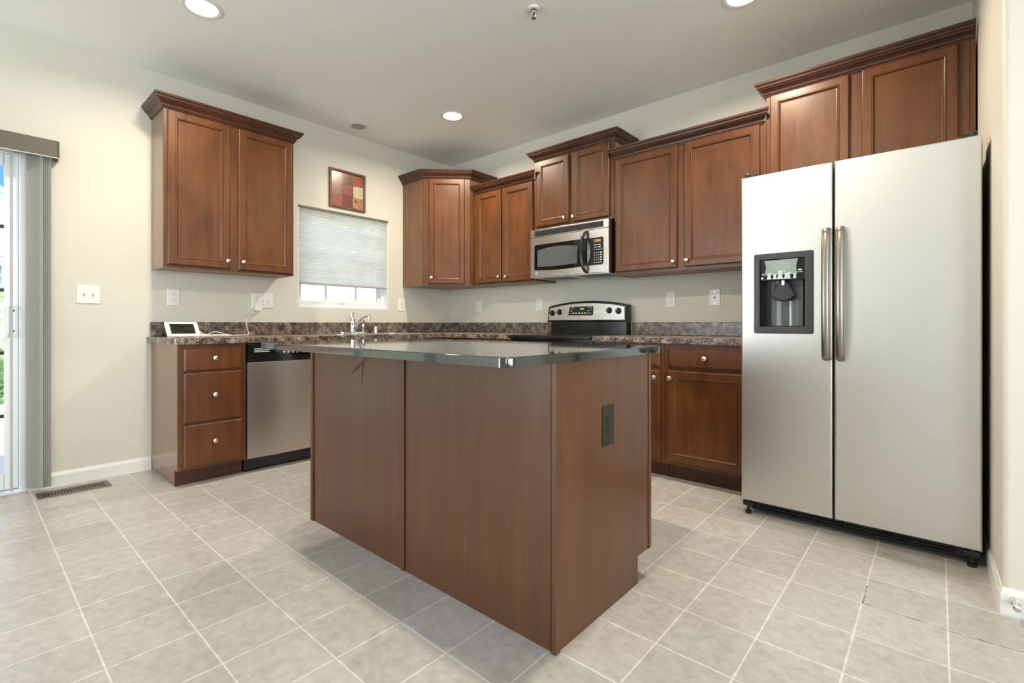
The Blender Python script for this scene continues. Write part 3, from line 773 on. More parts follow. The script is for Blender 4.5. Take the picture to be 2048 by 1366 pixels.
for k in range(2):
    for a in (0, 1):
        a0 = .02+k*wI/2+a*.36; mm = mi @ T(0, 0, .0205)
        if a == 0: p = drawer_panel(mm, a0, a0+.715, .715, .86, isl); knob(mm @ T(a0+.357, .785, .02), p)
        p = door_panel(mm, a0, a0+.352, .125, .70, isl); knob(mm @ T(a0+(.325 if a == 0 else .027), .655, .02), p)
for pts in [[(2.142, -2.446, 0.836), (2.13, -2.446, 0.784), (2.122, -2.446, 0.732)], [(2.026, -2.446, 0.761), (2.093, -2.446, 0.802), (2.178, -2.446, 0.847)], [(2.051, -2.446, 0.785), (2.11, -2.446, 0.821), (2.162, -2.446, 0.855)]]:
    MB().tube(pts, [.0010, .0022, .0008], 6, 4, sq=(1, .5)).build('scuff_mark', M['scuff'], isl)
# black stone top
it = MB(); cr = .035
tp = arc(3.222-cr, -2.700+cr, cr, -90, 0)+arc(3.222-.012, -1.765-.012, .012, 0, 90)+arc(1.645+.012, -1.765-.012, .012, 90, 180)+arc(1.645+cr, -2.700+cr, cr, 180, 270)
it.prism(ID, tp, .8862, .914, bev=.004, seg=3)
o = it.build('island_countertop', M['black_top'], loc=(2.43, -2.2, .8862)); tag(o, 'polished black countertop with rounded corners overhanging the island', 'countertop')

# ------------------------------------------------------------------ microwave over the range
x0, x1, z0, z1, yf = 1.440, 2.193, 1.397, 1.802, -.378
mw = thing('microwave', ((x0+x1)/2, -.2, z0), 'stainless over-the-range microwave with black bowed handle', 'microwave')
MB().box(x0+.006, x1-.006, yf+.035, -.004, z0+.004, z1-.002).build('case', M['black'], mw, smooth=False)
b = MB(); b.box(x0+.01, x1-.01, yf+.03, -.05, z0-.006, z0+.004); b.build('underside', M['steel'], mw, smooth=False)
b = MB()
for a in (1.50, 1.86): b.box(a, a+.27, -.30, -.12, z0-.009, z0-.0055)
b.build('filter_grille', M['darkgrey'], mw, smooth=False)
mm = FR(x0, z0, yf+.04); W_ = x1-x0
# door with an arched window opening
wl, wr, wb, wt = .041, .566, .058, .276
warch = [(wl+.01, wb+.004)]+[(wl+.01+(wr-wl-.01)*k/10, wb+.004-.012*(1-(2*k/10-1)**2)) for k in range(1, 11)]+[(wr, wt-.002), (wl+.012, wt-.002), (wl+.002, wt-.012), (wl, wb+.012)]
b = MB(); b.prism(mm, [(0, 0), (.574, 0), (.574, .336), (0, .336)], 0, .04, bev=.003); dr = b.build('door', M['steel'], mw)
MB().prism(mm, warch, .039, .0415, bev=.001).build('window_surround', M['blackglass'], dr)
scr = [(.075+.40*k/12, .088+.0-.006*(1-(2*k/12-1)**2)) for k in range(13)]+[(.075+.40*(12-k)/12, .225+.020*(1-(2*(12-k)/12-1)**2)) for k in range(13)]
MB().prism(mm, scr, .0414, .0420).build('window_screen', M['mwglass'], dr)
hx = .551
b = MB(); b.tube([tuple(mm @ Vector(p)) for p in ((hx+.014, .322, .040), (hx+.006, .305, .068), (hx-.006, .25, .085), (hx-.010, .165, .090), (hx-.006, .08, .085), (hx+.006, .025, .068), (hx+.014, .008, .040))], [.011, .013, .014, .014, .014, .013, .011], 12, 5); b.build('handle', M['black'], dr)
badge = mm @ T(.062, .032, .0402)
b = MB(); b.lathe(badge, [(.0135, 0), (.0135, .001), (.012, .0016)], 20); bd = b.build('badge', M['white_metal'], dr)
b = MB()
for r0 in (.0095,):
    pts = [tuple(badge @ Vector((r0*math.cos(t_*2*PI/16), r0*math.sin(t_*2*PI/16), .0017))) for t_ in range(17)]
    b.tube(pts, .0011, 6)
b.tube([tuple(badge @ Vector(p)) for p in ((-.005, .003, .0018), (-.001, .005, .0018), (-.003, -.003, .0018), (.001, -.004, .0018), (.001, .004, .0018), (.005, .004, .0018), (.003, 0, .0018), (.005, -.004, .0018))], .0010, 6, 3)
b.build('monogram', M['slot'], bd)
b = MB(); b.prism(mm, [(.577, 0), (W_, 0), (W_, .336), (.577, .336)], 0, .038, bev=.003); b.build('control_section', M['steel'], mw)
kp = MB().prism(mm, [(.566, .062), (.60, .058), (.698, .060), (.709, .070), (.709, .262), (.698, .272), (.60, .271), (.566, .274), (.585, .22), (.590, .165), (.585, .11)], .0375, .0402, bev=.001).build('keypad', M['black'], mw)
MB().box(.622, .690, .236, .258, .0402, .0407, mtx=mm).build('display', M['amber_bg'], kp, smooth=False)
text('clock_digits', '2:50', mm @ T(.662, .247, .041), .018, M['amber_led'], kp)
b = MB()
for r_, (n_, wk, hk) in enumerate(((2, .024, .005), (2, .024, .005), (4, .014, .004))):
    for k in range(n_): b.box(.628+k*(.034 if n_ == 2 else .0185), .628+k*(.034 if n_ == 2 else .0185)+wk, .212-r_*.018, .212-r_*.018+hk, .0402, .0408, mtx=mm)
for r_ in range(4):
    for k in range(3): b.box(.626+k*.017, .633+k*.017, .150-r_*.018, .156-r_*.018, .0402, .0408, mtx=mm)
    b.box(.678, .697, .149-r_*.018, .157-r_*.018, .0402, .0408, mtx=mm)
for k in range(4): b.box(.622+k*.02, .637+k*.02, .076, .081, .0402, .0408, mtx=mm)
b.build('lettering', M['label'], kp, smooth=False)
b = MB(); b.prism(mm, [(0, .339), (W_, .339), (W_, .405), (0, .405)], 0, .038, bev=.003); vs = b.build('vent_strip', M['steel'], mw)
MB().prism(mm, rrect(.041, .709, .347, .394, .006), .0375, .0388).build('vent_recess', M['slot'], vs)
b = MB()
for k in range(3): b.box(.045, .705, .352+k*.0145, .357+k*.0145, .0385, .0425, .001, 1, mm)
b.build('vent_slats', M['blackmat'], vs)

# ------------------------------------------------------------------ range
x0, x1 = 1.441, 2.201
rg = thing('kitchen_range', ((x0+x1)/2, -.33, 0), 'black and stainless electric range standing under the microwave', 'range')
MB().box(x0, x1, -.62, -.03, .03, .885).build('body', M['black'], rg, smooth=False)
b = MB(); b.box(x0-.002, x1+.002, -.665, -.035, .886, .912, .006, 2); ck = b.build('cooktop', M['black'], rg)
MB().box(x0+.015, x1-.015, -.64, -.12, .9121, .9135).build('glass_surface', M['blackglass'], ck, smooth=False)
b = MB()
for (cx_, cy_, r_) in ((1.63, -.50, .09), (2.01, -.50, .11), (1.63, -.24, .11), (2.01, -.24, .08)):
    MB().lathe(FZ(cx_, cy_, .9136), [(r_, 0), (r_, .0003), (r_-.004, .0003), (r_-.004, 0)], 32, cap=False).build('burner_ring', M['darkgrey'], ck)
b = MB(); b.box(x0+.005, x1-.005, -.655, -.62, .24, .86, .006, 2); od = b.build('oven_door', M['steel'], rg)
MB().box(x0+.14, x1-.14, -.657, -.654, .38, .68).build('oven_window', M['blackglass'], od, smooth=False)
b = MB(); b.tube([(x0+.06, -.652, .80), (x0+.06, -.70, .80), (x1-.06, -.70, .80), (x1-.06, -.652, .80)], .012, 10); b.build('handle', M['black'], od)
MB().box(x0+.005, x1-.005, -.65, -.62, .06, .225, .006, 2).build('storage_drawer', M['steel'], rg)
MB().box(x0+.02, x1-.02, -.57, -.06, 0, .03).build('plinth', M['blackmat'], rg, smooth=False)
# back guard
MB().box(x0+.010, x1-.006, -.098, -.022, .905, 1.040, .005, 2).build('backguard', M['black'], rg)
gr = FR(x0, 0, -.028)
def bg_poly(e):
    P = [(-.020-e, 1.026-e), (.750+e, 1.026-e)]
    for k in range(15):
        t_ = 1-k/14; a_ = .748+e-(1-t_)*(.748-(-.004)+2*e)
        P.append((a_, 1.150+e+.036*(1-(2*t_-1)**2)-(.004 if k in (0, 14) else 0)))
    return P
cpz = Matrix.Identity(4)
b = MB(); b.prism(gr, bg_poly(.010), 0, .075, bev=.012, seg=3); hs = b.build('control_housing', M['black'], rg, angle=50)
b = MB(); b.prism(gr, bg_poly(-.008), .074, .0775, bev=.002); cpn = b.build('control_panel', M['steel'], rg, angle=50)
for kx, kz in ((.019+.012, 1.098), (.019+.090, 1.106), (.604, 1.112), (.688, 1.106)):
    km = gr @ T(kx, kz, .0776)
    kb = MB().lathe(km, [(.026, 0), (.026, .003), (.023, .005), (.020, .018), (.018, .021)], 24).build('control_knob', M['black'], rg)
    MB().box(-.0045, .0045, -.024, .024, .004, .026, .002, 2, km @ Matrix.Rotation(.0, 4, 'Z')).build('grip', M['blackmat'], kb)
    MB().box(-.0012, .0012, .004, .022, .0255, .0266, mtx=km).build('pointer_mark', M['label'], kb, smooth=False)
dpoly = [(.200, 1.075), (.440, 1.072), (.452, 1.080), (.455, 1.146), (.448, 1.150), (.232, 1.149), (.218, 1.142)]
ds = MB().prism(gr, dpoly, .0775, .0800, bev=.001).build('display', M['blackglass'], cpn)
text('clock_digits', '2:50', gr @ T(.342, 1.128, .0804), .021, M['green_led'], ds)
b = MB()
for k in range(5): b.box(.246+k*.030, .246+k*.030+.020, 1.088, 1.098, .0800, .0805, mtx=gr)
for a, z in ((.222, 1.088), (.226, 1.108), (.232, 1.122), (.395, 1.090), (.418, 1.090), (.400, 1.112), (.425, 1.118)): b.box(a, a+.016, z, z+.005, .0800, .0805, mtx=gr)
b.box(.235, .270, 1.139, 1.143, .0800, .0805, mtx=gr); b.box(.400, .442, 1.140, 1.144, .0800, .0805, mtx=gr)
b.build('lettering', M['label'], ds, smooth=False)
bm_ = gr @ T(.312, 1.056, .0776)
b = MB(); b.lathe(bm_, [(.0075, 0), (.0075, .001)], 18); bd = b.build('badge', M['slot'], cpn)
b = MB(); b.lathe(bm_, [(.0045, .001), (.0045, .0013)], 14); b.build('badge_face', M['steel'], bd)
b = MB(); b.box(.704, .722, 1.146, 1.154, .0776, .0780, mtx=gr); b.box(.684, .698, 1.152, 1.155, .0776, .0780, mtx=gr)
for kx, kz in ((.031, 1.062), (.109, 1.068), (.604, 1.072), (.688, 1.064), (.17, 1.098)): b.lathe(gr @ T(kx, kz, .0776), [(.0018, 0), (.0018, .0003)], 8)
b.build('printed_marks', M['slot'], cpn)

# ------------------------------------------------------------------ refrigerator
x0, x1, xm, yf = 3.277, 4.190, 3.685, -.893
fg = thing('refrigerator', ((x0+x1)/2, -.45, 0), 'large side-by-side stainless refrigerator with ice dispenser at the right', 'refrigerator')
MB().box(x0+.006, x1-.006, -.80, -.05, .035, 1.745, .006, 2).build('case', M['darkgrey'], fg)
mf = FR(x0, 0, yf+.085)
dx0, dx1, dz0, dz1 = 3.352-x0, 3.594-x0, .966, 1.348
b = MB(); b.prism(mf, [(0, .075), (xm-.0035-x0, .075), (xm-.0035-x0, 1.771), (0, 1.771)], 0, .085, [[(dx0, dz0), (dx1, dz0), (dx1, dz1), (dx0, dz1)]], bev=.009, seg=3)
fd = b.build('freezer_door', M['fridge'], fg, angle=50)
b = MB(); b.prism(mf, [(xm+.0035-x0, .075), (x1-x0, .075), (x1-x0, 1.771), (xm+.0035-x0, 1.771)], 0, .085, bev=.009, seg=3)
rd = b.build('refrigerator_door', M['fridge'], fg, angle=50)
MB().box(x0+.004, x1-.004, yf+.088, -.80, .08, 1.765).build('door_gasket', M['slot'], fg, smooth=False)
def fr_handle(xa, parent):
    pts = [(xa, yf-.002, .835), (xa, yf-.030, .842), (xa, yf-.046, .90), (xa, yf-.056, 1.02), (xa, yf-.059, 1.142), (xa, yf-.056, 1.26), (xa, yf-.046, 1.385), (xa, yf-.030, 1.443), (xa, yf-.002, 1.450)]
    MB().tube(pts, [.017, .0175, .017, .016, .016, .016, .017, .0175, .017], 16, 4, sq=(.55, 1.0)).build('handle', M['handle_steel'], parent, angle=60, label='bowed brushed steel handle')
fr_handle(3.660, fd); fr_handle(3.716, rd)
# dispenser
dsp = MB().prism(mf, rrect(3.339-x0, 3.606-x0, .952, 1.361, .010), .0848, .0885, [[(3.367-x0, .988), (3.568-x0, .988), (3.568-x0, 1.330), (3.367-x0, 1.330)]], bev=.003).build('dispenser', M['darkgrey'], fd)
b = MB(); a0, a1, b0, b1 = 3.367-x0, 3.568-x0, .988, 1.330
for (p, q, r_, s_) in ((a0-.006, a0, b0-.006, b1+.006), (a1, a1+.006, b0-.006, b1+.006)): b.box(p, q, r_, s_, .012, .0855, mtx=mf)
b.box(a0, a1, b0-.006, b0, .012, .0855, mtx=mf); b.box(a0, a1, b1, b1+.006, .012, .0855, mtx=mf); b.box(a0, a1, b0, b1, .012, .016, mtx=mf)
b.build('recess', M['black'], dsp, smooth=False)
n = 14; P = []
for k in range(n+1):
    t_ = k/n; P.append((a0+.045+(a1-a0-.06)*t_, .040-.020*math.sin(PI*t_)))
b = MB(); bm = b.bm; R0 = [bm.verts.new(mf @ Vector((a, .992, c))) for a, c in P]; R1 = [bm.verts.new(mf @ Vector((a, 1.222, c))) for a, c in P]
for k in range(n): bm.faces.new((R0[k], R0[k+1], R1[k+1], R1[k]))
b.build('back_panel', M['mwglass'], dsp)
b = MB(); b.box(a0, a1, 1.222, 1.330, .016, .078, .003, 2, mf); b.build('control_box', M['black'], dsp)
b = MB(); b.prism(mf, [(a0+.022, 1.250), (a0+.028, 1.290), (a0+.020, 1.325), (a1-.030, 1.328), (a1-.038, 1.29), (a1-.035, 1.250)], .0782, .0795); b.build('display_window', M['translucent_pl'], dsp)
b = MB()
for k, (aa, ww, hh) in enumerate(((.030, .024, .034), (.058, .020, .028), (.078, .028, .046), (.106, .036, .032), (.148, .018, .026))):
    MB().prism(mf, [(a0+aa, 1.228), (a0+aa+ww, 1.228), (a0+aa+ww*.8, 1.228+hh*.5), (a0+aa+ww, 1.228+hh), (a0+aa+ww*.1, 1.228+hh*.9), (a0+aa+ww*.25, 1.228+hh*.5)], .0795, .083, bev=.0015).build('key', M['pale_key'], dsp)
b = MB()
for z in (1.315, 1.304, 1.292, 1.282): b.box(a0+.055, a0+.135, z, z+.0015, .0796, .0800, mtx=mf)
b.box(a1-.034, a1-.010, 1.258, 1.261, .0785, .0790, mtx=mf); b.box(a1-.030, a1-.014, 1.266, 1.274, .0785, .0790, mtx=mf)
b.box(a0+.010, a0+.020, 1.252, 1.258, .0785, .0790, mtx=mf); b.lathe(mf @ T(a0+.010, 1.236, .0785), [(.006, 0), (.006, .001)], 14)
b.build('lettering', M['label'], dsp, smooth=False)
MB().lathe(mf @ T(a0+.112, 1.268, .080), [(.004, 0), (.003, .002)], 10).build('indicator_light', M['green_led'], dsp)
b = MB(); b.prism(mf, [(a0+.050+.105*k/10, 1.118+.028*(2*k/10-1)**2) for k in range(11)]+[(a0+.128, 1.200), (a0+.110, 1.222), (a0+.092, 1.222), (a0+.072, 1.196)], .030, .060, bev=.006); b.build('dispenser_paddle', M['blackmat'], dsp)
b = MB(); b.box(a0+.096, a0+.110, 1.196, 1.222, .060, .074, .003, 2, mf); b.build('chute', M['white_pl'], dsp)
# grille, hinge covers, rollers
b = MB(); b.box(x0+.03, x1-.03, -.82, -.80, .012, .070, .003, 1); gl = b.build('base_grille', M['blackmat'], fg)
b = MB()
for z in (.022, .036, .050): b.box(x0+.07, x1-.08, -.834, -.82, z, z+.006, .001, 1)
for k in range(7): b.box(x0+.07+k*.125, x0+.074+k*.125, -.8345, -.82, .02, .062)
b.build('grille_slats', M['black'], gl)
for xa in (x0+.028, x1-.030):
    b = MB(); b.box(xa-.026, xa+.026, -.875, -.80, .040, .066, .006, 2)
    b.lathe(FZ(xa, -.862, .0), [(.016, 0), (.016, .014), (.008, .016), (.008, .04), (.013, .042), (.013, .072)], 16); b.build('levelling_foot', M['black'], fg)
for xa in (x0+.040, x1-.042):
    b = MB(); b.box(xa-.030, xa+.030, -.875, -.70, 1.746 if False else 1.7715, 1.788, .006, 2)
    b.lathe(FZ(xa+(-.014 if xa < 3.6 else .016), -.868, 1.7715), [(.014, 0), (.014, .018), (.011, .022)], 16); b.build('hinge_cover', M['blackmat'], fg)

# ------------------------------------------------------------------ wall plates
def plate(mtx, w, h, label, name='wall_outlet', cat='outlet', kinds=(), body='white_pl', group=None):
    o = Vector((mtx[0][3], mtx[1][3], mtx[2][3]))
    t = thing(name, o, label, cat, group)
    MB().rings(mtx, -w/2, w/2, -h/2, h/2, [(0, .0006), (0, .003), (.0025, .0058), (.004, .0062)]).build('cover_plate', M[body], t, angle=20)
    dk = 'slot'
    for kind, a in kinds:
        m_ = mtx @ T(a, 0, .0062)
        if kind in ('duplex', 'decora'):
            if kind == 'decora':
                b = MB(); b.box(-.0165, .0165, -.033, .033, 0, .0022, .001, 1, m_); rc = b.build('receptacle', M[body], t)
                b = MB(); b.box(-.006, .006, .001, .005, .0022, .003, mtx=m_); b.box(-.006, .006, -.005, -.001, .0022, .003, mtx=m_); b.build('test_button', M[body], rc)
                top = .0023; rcs = [rc, rc]
            else:
                rcs = []
                for s_ in (.0195, -.0195):
                    b = MB(); b.prism(m_ @ T(0, s_, 0), [(.0165*math.cos(k*PI/8)*1.0, max(-.0125, min(.0125, .0165*math.sin(k*PI/8)))) for k in range(16)], 0, .0022, bev=.0006); rcs.append(b.build('receptacle', M[body], t))
                top = .0023
            for s_, rc in zip((.0195, -.0195), rcs):
                b = MB(); q = m_ @ T(0, s_, 0)
                b.box(-.0075, -.0055, .000, .008, top, top+.0006, mtx=q); b.box(.0055, .0073, .001, .0075, top, top+.0006, mtx=q)
                b.lathe(q @ T(0, -.0065, top), [(.0026, 0), (.0026, .0006)], 10); b.build('slots', M[dk], rc, smooth=False)
            if kind == 'duplex':
                MB().lathe(m_, [(.0028, 0), (.0024, .0012)], 10).build('screw', M['nickel' if body == 'white_pl' else body], t)
        if kind == 'toggle':
            b = MB(); b.box(-.006, .006, -.013, .013, 0, .0012, mtx=m_)
            b.build('toggle_slot', M['label'], t, smooth=False)
            b = MB(); b.box(-.004, .004, -.004, .006, .001, .016, .001, 1, m_ @ Matrix.Rotation(-.45, 4, 'X')); b.build('toggle', M['white_pl'], t)
            b = MB()
            for s_ in (.030, -.030): b.lathe(m_ @ T(0, s_, 0), [(.0028, 0), (.0024, .0012)], 10)
            b.build('screw', M['nickel'], t)
        if kind == 'jack':
            b = MB(); b.box(-.008, .008, -.008, .008, 0, .002, .0005, 1, m_); j = b.build('jack', M['label'], t)
            MB().box(-.005, .005, -.005, .004, .002, .0026, mtx=m_).build('jack_opening', M[dk], j, smooth=False)
            b = MB()
            for s_ in (.042, -.042): b.lathe(m_ @ T(0, s_, 0), [(.0035, 0), (.003, .0014)], 12)
            b.build('screw', M['nickel'], t)
    return t
plate(FW(-3.096, 1.190), .117, .118, 'white double light switch on the wall between glass door and cabinets', 'light_switch', 'light switch', (('toggle', -.023), ('toggle', .023)))
plate(FW(-2.634, 1.190), .074, .120, 'white rectangular-faced outlet above the tablet', kinds=(('decora', 0),), group='wall outlets')
plate(FW(-2.024, 1.188), .164, .120, 'white triple wall plate with an outlet and two switches left of the window', 'switch_outlet_plate', 'outlet', (('duplex', -.046), ('toggle', 0), ('toggle', .046)))
plate(FW(-.671, 1.188), .074, .120, 'white outlet on the window wall below the corner cabinet', kinds=(('duplex', 0),), group='wall outlets')
plate(FR(.437, 1.180), .074, .120, 'white outlet on the range wall just right of the room corner', kinds=(('duplex', 0),), group='wall outlets')
plate(FR(1.237, 1.183), .074, .120, 'white outlet on the wall just left of the range', kinds=(('duplex', 0),), group='wall outlets')
plate(FR(2.517, 1.186), .074, .120, 'white rectangular-faced outlet on the wall right of the range', kinds=(('decora', 0),), group='wall outlets')
plate(FR(2.847, 1.193), .078, .122, 'white wall phone jack plate next to the refrigerator', 'phone_jack', 'phone jack', (('jack', 0),))
plate(frame((IX1, -2.134, .646), (0, 1, 0), (1, 0, 0)), .075, .140, 'dark bronze outlet on the end panel of the island', kinds=(('duplex', 0),), body='bronze_pl')

# charger, cable, tablet
pc = thing('usb_charger', (.008, -2.068, 1.17), 'white plug-in charger in the lower socket of the triple wall plate', 'charger')
MB().box(.0095, .050, -2.092, -2.046, 1.105, 1.178, .004, 2).build('body', M['white_pl'], pc)
b = MB(); b.box(.030, .040, -2.082, -2.074, 1.1035, 1.1055); b.box(.030, .040, -2.064, -2.056, 1.1035, 1.1055); b.build('port', M['slot'], pc, smooth=False)
tb = thing('tablet', (.15, -2.62, .914), 'white tablet propped up on the left end of the counter, dark screen', 'tablet')
tl = math.radians(47)
nn = Vector((math.sin(tl), 0, math.cos(tl)))
mtb = frame((.222, -2.722, .918), (0, 1, 0), (math.cos(PI/2-tl), 0, math.sin(PI/2-tl)))
b = MB(); b.prism(mtb, rrect(0, .196, 0, .134, .010), -.009, 0, bev=.002); b.build('body', M['white_pl'], tb)
MB().prism(mtb, rrect(.026, .170, .022, .114, .002), .0001, .0008).build('screen', M['screen'], tb)
sc_ = MB(); sc_.lathe(mtb @ T(.092, .082, .0008), [(.012, 0), (.012, .0003)], 16); sc_.box(.085, .119, .074, .090, .0008, .0011, mtx=mtb); sc_.build('screen_image', M['screen_blob'], tb)
MB().lathe(mtb @ T(.098, .125, 0), [(.002, 0), (.002, .0004)], 10).build('camera_dot', M['slot'], tb)
st_ = MB(); st_.box(.085, .115, -2.66, -2.59, .9142, .99, .004, 1); st_.build('stand', M['white_pl'], tb)
b = MB()
b.tube([(.038, -2.078, 1.104), (.040, -2.085, 1.094), (.045, -2.12, 1.088), (.050, -2.15, 1.06), (.055, -2.165, 1.02), (.06, -2.163, .97), (.07, -2.155, .930), (.085, -2.175, .9175), (.11, -2.25, .9168), (.12, -2.30, .9168), (.10, -2.36, .935), (.095, -2.40, .945), (.10, -2.45, .925), (.13, -2.50, .918),
        (.16, -2.47, .917), (.17, -2.41, .9168), (.15, -2.46, .920), (.12, -2.515, .935), (.11, -2.525, .955), (.115, -2.51, .955), (.13, -2.50, .935), (.15, -2.50, .922), (.17, -2.46, .9168), (.19, -2.38, .9168), (.17, -2.31, .9168), (.14, -2.36, .921), (.13, -2.44, .925), (.16, -2.53, .923), (.185, -2.555, .930)], .0026, 7, 5)
o = b.build('charging_cable', M['white_pl'], loc=(.1, -2.35, .914)); tag(o, 'thin white charging cable coiled on the counter, running up to the charger', 'cable')
b = MB()
b.tube([(.165, -2.56, .962), (.15, -2.548, .966), (.14, -2.53, .957), (.14, -2.48, .928), (.15, -2.455, .921), (.175, -2.47, .9202), (.19, -2.53, .9165), (.20, -2.48, .9165), (.195, -2.42, .9165)], .0024, 7, 5)
o = b.build('charging_cable', M['white_pl'], loc=(.15, -2.5, .914)); tag(o, 'short white looped cable end right next to the tablet', 'cable')

# ------------------------------------------------------------------ picture over the window
pm = thing('framed_picture', (.0, -1.273, 2.225), 'small square framed print of nine patchwork colour fields above the window', 'picture')
mp_ = FW(-1.273, 2.225, .001)
b = MB(); w_, h_ = .364, .350
# frame as mitred ring
rg_ = [(0, .0), (0, .016), (.004, .020), (.016, .018), (.022, .012), (.022, .004)]
bm = b.bm; rows = []
for ins, hh in rg_:
    rows.append([bm.verts.new(mp_ @ Vector(p)) for p in ((-w_/2+ins, -h_/2+ins, hh), (w_/2-ins, -h_/2+ins, hh), (w_/2-ins, h_/2-ins, hh), (-w_/2+ins, h_/2-ins, hh))])
for A_, B_ in zip(rows, rows[1:]):
    for i in range(4): bm.faces.new((A_[i], A_[(i+1) % 4], B_[(i+1) % 4], B_[i]))
b.build('frame', M['frame_wood'], pm, angle=20)
b = MB(); b.box(-.161, .161, -.154, .154, .002, .006, mtx=mp_); b.build('print', M['art'], pm, smooth=False, loc=(.001, -1.273, 2.225))
b = MB(); q = .0535; qh = .051
for (a0, a1, b0, b1) in ((-q-.003, q+.003, qh-.003, qh+.003), (-q-.003, q+.003, -qh-.003, -qh+.003), (-q-.003, -q+.003, -qh, qh), (q-.003, q+.003, -qh, qh)): b.box(a0, a1, b0, b1, .006, .0066, mtx=mp_)
b.tube([tuple(mp_ @ Vector(p)) for p in ((.078, -.085, .0064), (.105, -.115, .0064), (.135, -.145, .0064))], .0014, 6)
for (a, z) in ((.080, -.080), (.138, -.074), (.090, -.088)): b.lathe(mp_ @ T(a, z, .006), [(.010, 0), (.010, .0007), (.005, .0007), (.005, 0)], 12, cap=False)
b.build('ink_lines', M['art_line'], pm, smooth=False)

# ------------------------------------------------------------------ window shade
sh = thing('cellular_shade', (.0, -1.282, 1.345), 'pale grey pleated cellular shade drawn most of the way down the small window', 'window shade')
b = MB(); bm = b.bm; n = 33; zs = [1.362+(2.000-1.362)*k/(2*n) for k in range(2*n+1)]
for (xo, sgn) in ((-.012, 1),):
    prev = None
    for k, z in enumerate(zs):
        x = xo+sgn*(.006 if k % 2 else 0)
        cur = (bm.verts.new((x, -1.734, z)), bm.verts.new((x, -.834, z)))
        if prev: bm.faces.new((prev[0], prev[1], cur[1], cur[0]))
        prev = cur
b.build('fabric', M['shade'], sh, smooth=False)
MB().box(-.045, .006, -1.737, -.828, 1.998, 2.0155, .002, 1).build('head_rail', M['shaderail'], sh)
MB().box(-.034, -.004, -1.735, -.833, 1.346, 1.362, .003, 1).build('bottom_rail', M['shadebot'], sh)

# ------------------------------------------------------------------ ceiling fittings
def can(x, y, r, lit, label, power=0):
    t = thing('recessed_light', (x, y, H), label, 'ceiling light', 'recessed ceiling lights')
    m_ = Matrix.Translation((x, y, H)) @ Matrix.Rotation(PI, 4, 'X')
    MB().lathe(m_, [(r, .0005), (r+.004, .003), (r-.002, .006), (r-.016, .005), (r-.022, .0015)], 40, cap=False).build('trim_ring', M['white_metal'], t)
    if lit:
        MB().lathe(m_, [(r-.0215, .0008), (r-.0215, .0020), (.001, .0026)], 40).build('lens', M['lampon'], t)
        lamp('recessed_lamp', 'AREA', (0, 0, -.03), (0, 0, 0), power, (1, .86, .67), 2*(r-.03), parent=t, spread=math.radians(165))
    else:
        b = MB(); b.lathe(m_, [(r-.0215, .001), (r-.030, .0012), (r-.036, .0025)], 36, cap=True); b.build('reflector', M['reflector'], t)
        MB().lathe(m_ @ T(.006, 0, .0025), [(r-.040, 0), (r-.050, .006), (.002, .008)], 30).build('eyeball', M['reflector'], t)
    return t
CANW = 24
can(1.022, -2.755, .098, True, 'lit recessed ceiling light at the top left of the room', CANW)
can(1.008, -.888, .098, True, 'lit recessed ceiling light near the corner cabinet', CANW)
can(3.278, -.872, .098, True, 'lit recessed ceiling light in front of the refrigerator wall, cut by the top edge', CANW)
can(3.278, -2.755, .098, True, 'lit recessed ceiling light over the near end of the island', CANW)
can(.225, -1.296, .084, False, 'small unlit recessed ceiling light above the picture')
sp_ = thing('sprinkler_head', (2.387, -1.535, H), 'small chrome fire sprinkler head hanging from the ceiling', 'sprinkler')
md = Matrix.Translation((2.387, -1.535, H)) @ Matrix.Rotation(PI, 4, 'X')
MB().lathe(md, [(.030, .0005), (.034, .002), (.030, .010), (.018, .012), (.014, .006), (.008, .006)], 28, cap=True).build('escutcheon', M['white_metal'], sp_)
b = MB(); b.lathe(md, [(.009, .006), (.009, .026), (.007, .028)], 16)
for s_ in (-1, 1): b.tube([tuple(md @ Vector((s_*p, 0, h_))) for p, h_ in ((.008, .024), (.012, .034), (.010, .048), (.003, .056))], .0026, 6, 3)
b.build('frame_arms', M['chrome'], sp_)
MB().lathe(md, [(.0035, .028), (.0035, .050)], 10).build('bulb', M['slot'], sp_)
MB().lathe(md, [(.004, .054), (.014, .057), (.014, .0585), (.003, .060)], 20).build('deflector', M['chrome'], sp_)

# ------------------------------------------------------------------ floor register and door stop
rv = thing('floor_register', (.17, -3.185, 0), 'bronze floor vent register set in the tiles by the left baseboard', 'floor vent')
b = MB(); b.prism(ID, [(.098, -3.350), (.240, -3.350), (.240, -3.018), (.098, -3.018)], .0005, .006, [[(.125, -3.325), (.213, -3.325), (.213, -3.043), (.125, -3.043)]], bev=.003); b.build('frame', M['bronze'], rv)
MB().box(.125, .213, -3.325, -3.043, .0006, .0012).build('duct_opening', M['slot'], rv, smooth=False)
b = MB()
for k in range(21): y = -3.322+k*.0138; b.box(.125, .213, y, y+.0055, .0013, .0052)
b.build('louvre_bars', M['bronze'], rv, smooth=False)
dsx = thing('door_stop', (4.268, YR-.014, .052), 'round chrome door stop screwed to the white baseboard at far right', 'door stop')
mds = frame((4.252, YR-.0145, .052), (1, 0, 0), (0, -1, 0))
MB().lathe(mds, [(.013, 0), (.013, .004), (.008, .006)], 18).build('base', M['nickel'], dsx)
MB().lathe(mds, [(.0075, .005), (.0075, .045)], 14).build('spring', M['nickel'], dsx)
MB().lathe(mds, [(.009, .044), (.0105, .047), (.0105, .056), (.006, .060)], 18).build('bumper', M['nickel'], dsx)

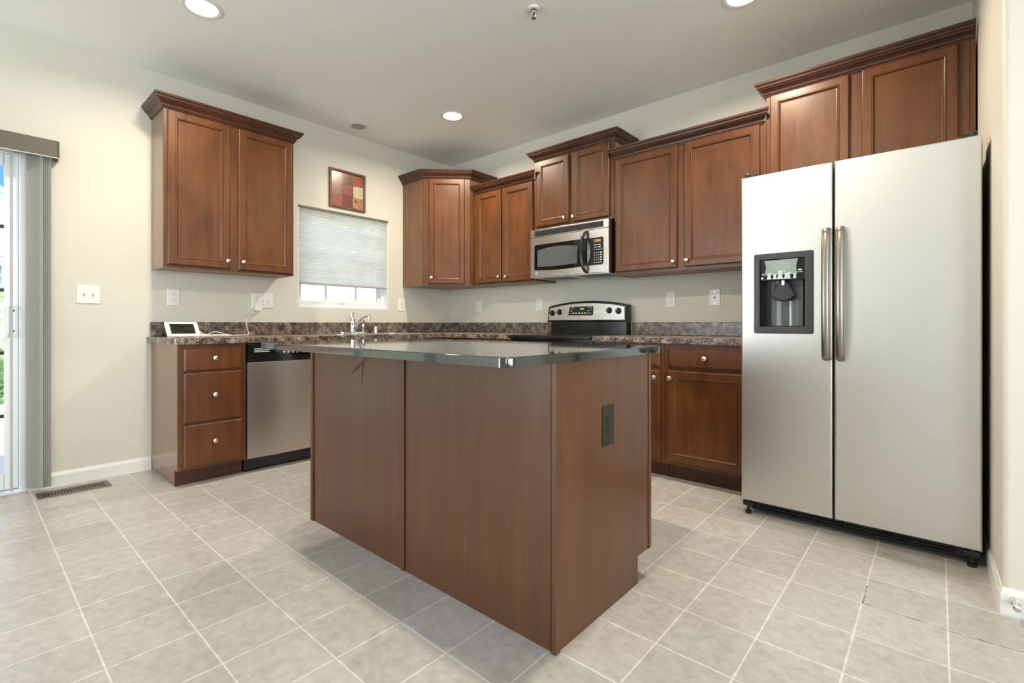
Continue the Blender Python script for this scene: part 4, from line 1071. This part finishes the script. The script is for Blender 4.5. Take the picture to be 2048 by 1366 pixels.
# ------------------------------------------------------------------ yard beyond the glass door
struct(MB().box(-5.0, -WT, -9.5, -2.0, -.16, -.04).build('deck', M['deck'], smooth=False))
struct(MB().box(-60, -WT, -40, 40, -.75, -.60).build('ground', M['lawn'], smooth=False))
def shrub(c, r, label, m, seed):
    t = thing('shrub', (c[0], c[1], -.6), label, 'shrub', 'shrubs beyond the deck')
    b = MB(); b.blob((c[0], c[1], c[2]), tuple(x*.88 for x in r), 3, .25, seed); b.leaves(c, r, 1500, .05, seed+5); b.build('foliage', M[m], t, smooth=False)
    MB().tube([(c[0], c[1], -.6), (c[0]+.03, c[1], c[2])], [.05, .03], 8).build('stem', M['bark'], t)
shrub((-7.2, -3.15, .35), (.9, 1.0, 1.0), 'tall pale green shrub nearest the deck', 'leaf2', 3)
shrub((-10.5, -2.95, .6), (1.1, 1.2, 1.25), 'dark green rounded shrub in front of the neighbouring house', 'leaf', 8)
shrub((-5.4, -3.40, -.25), (.5, .55, .42), 'low dark green shrub at the edge of the deck', 'leaf', 14)
hs_ = thing('neighboring_house', (-22, -5, -.6), 'white sided house with brick base seen through the glass door', 'house')
MB().box(-27, -22, -20, -1.9, -.6, 2.2).build('brick_base', M['brick'], hs_, smooth=False)
MB().box(-27, -22.02, -20, -1.92, 2.2, 3.5).build('wall', M['siding'], hs_, smooth=False)
b = MB(); b.prism(Matrix(((0, 0, 1, 0), (1, 0, 0, 0), (0, 1, 0, 0), (0, 0, 0, 1))), [(-20.3, 3.5), (-1.6, 3.5), (-3.0, 3.85), (-18.8, 3.85)], -27.3, -21.7); b.build('roof', M['roof'], hs_, smooth=False)
for yy in (-3.5, -5.6, -8.0, -10.6, -13.0, -15.6):
    for z, hh in ((.2, 1.5), (2.40, .85)):
        f = MB().box(-22.0, -21.95, yy, yy+1.0, z, z+hh).build('window', M['trim'], hs_, smooth=False)
        b = MB(); b.box(-21.96, -21.94, yy+.08, yy+.92, z+.08, z+hh/2-.03); b.box(-21.96, -21.94, yy+.08, yy+.92, z+hh/2+.03, z+hh-.08); b.build('pane', M['dkwin'], f, smooth=False)
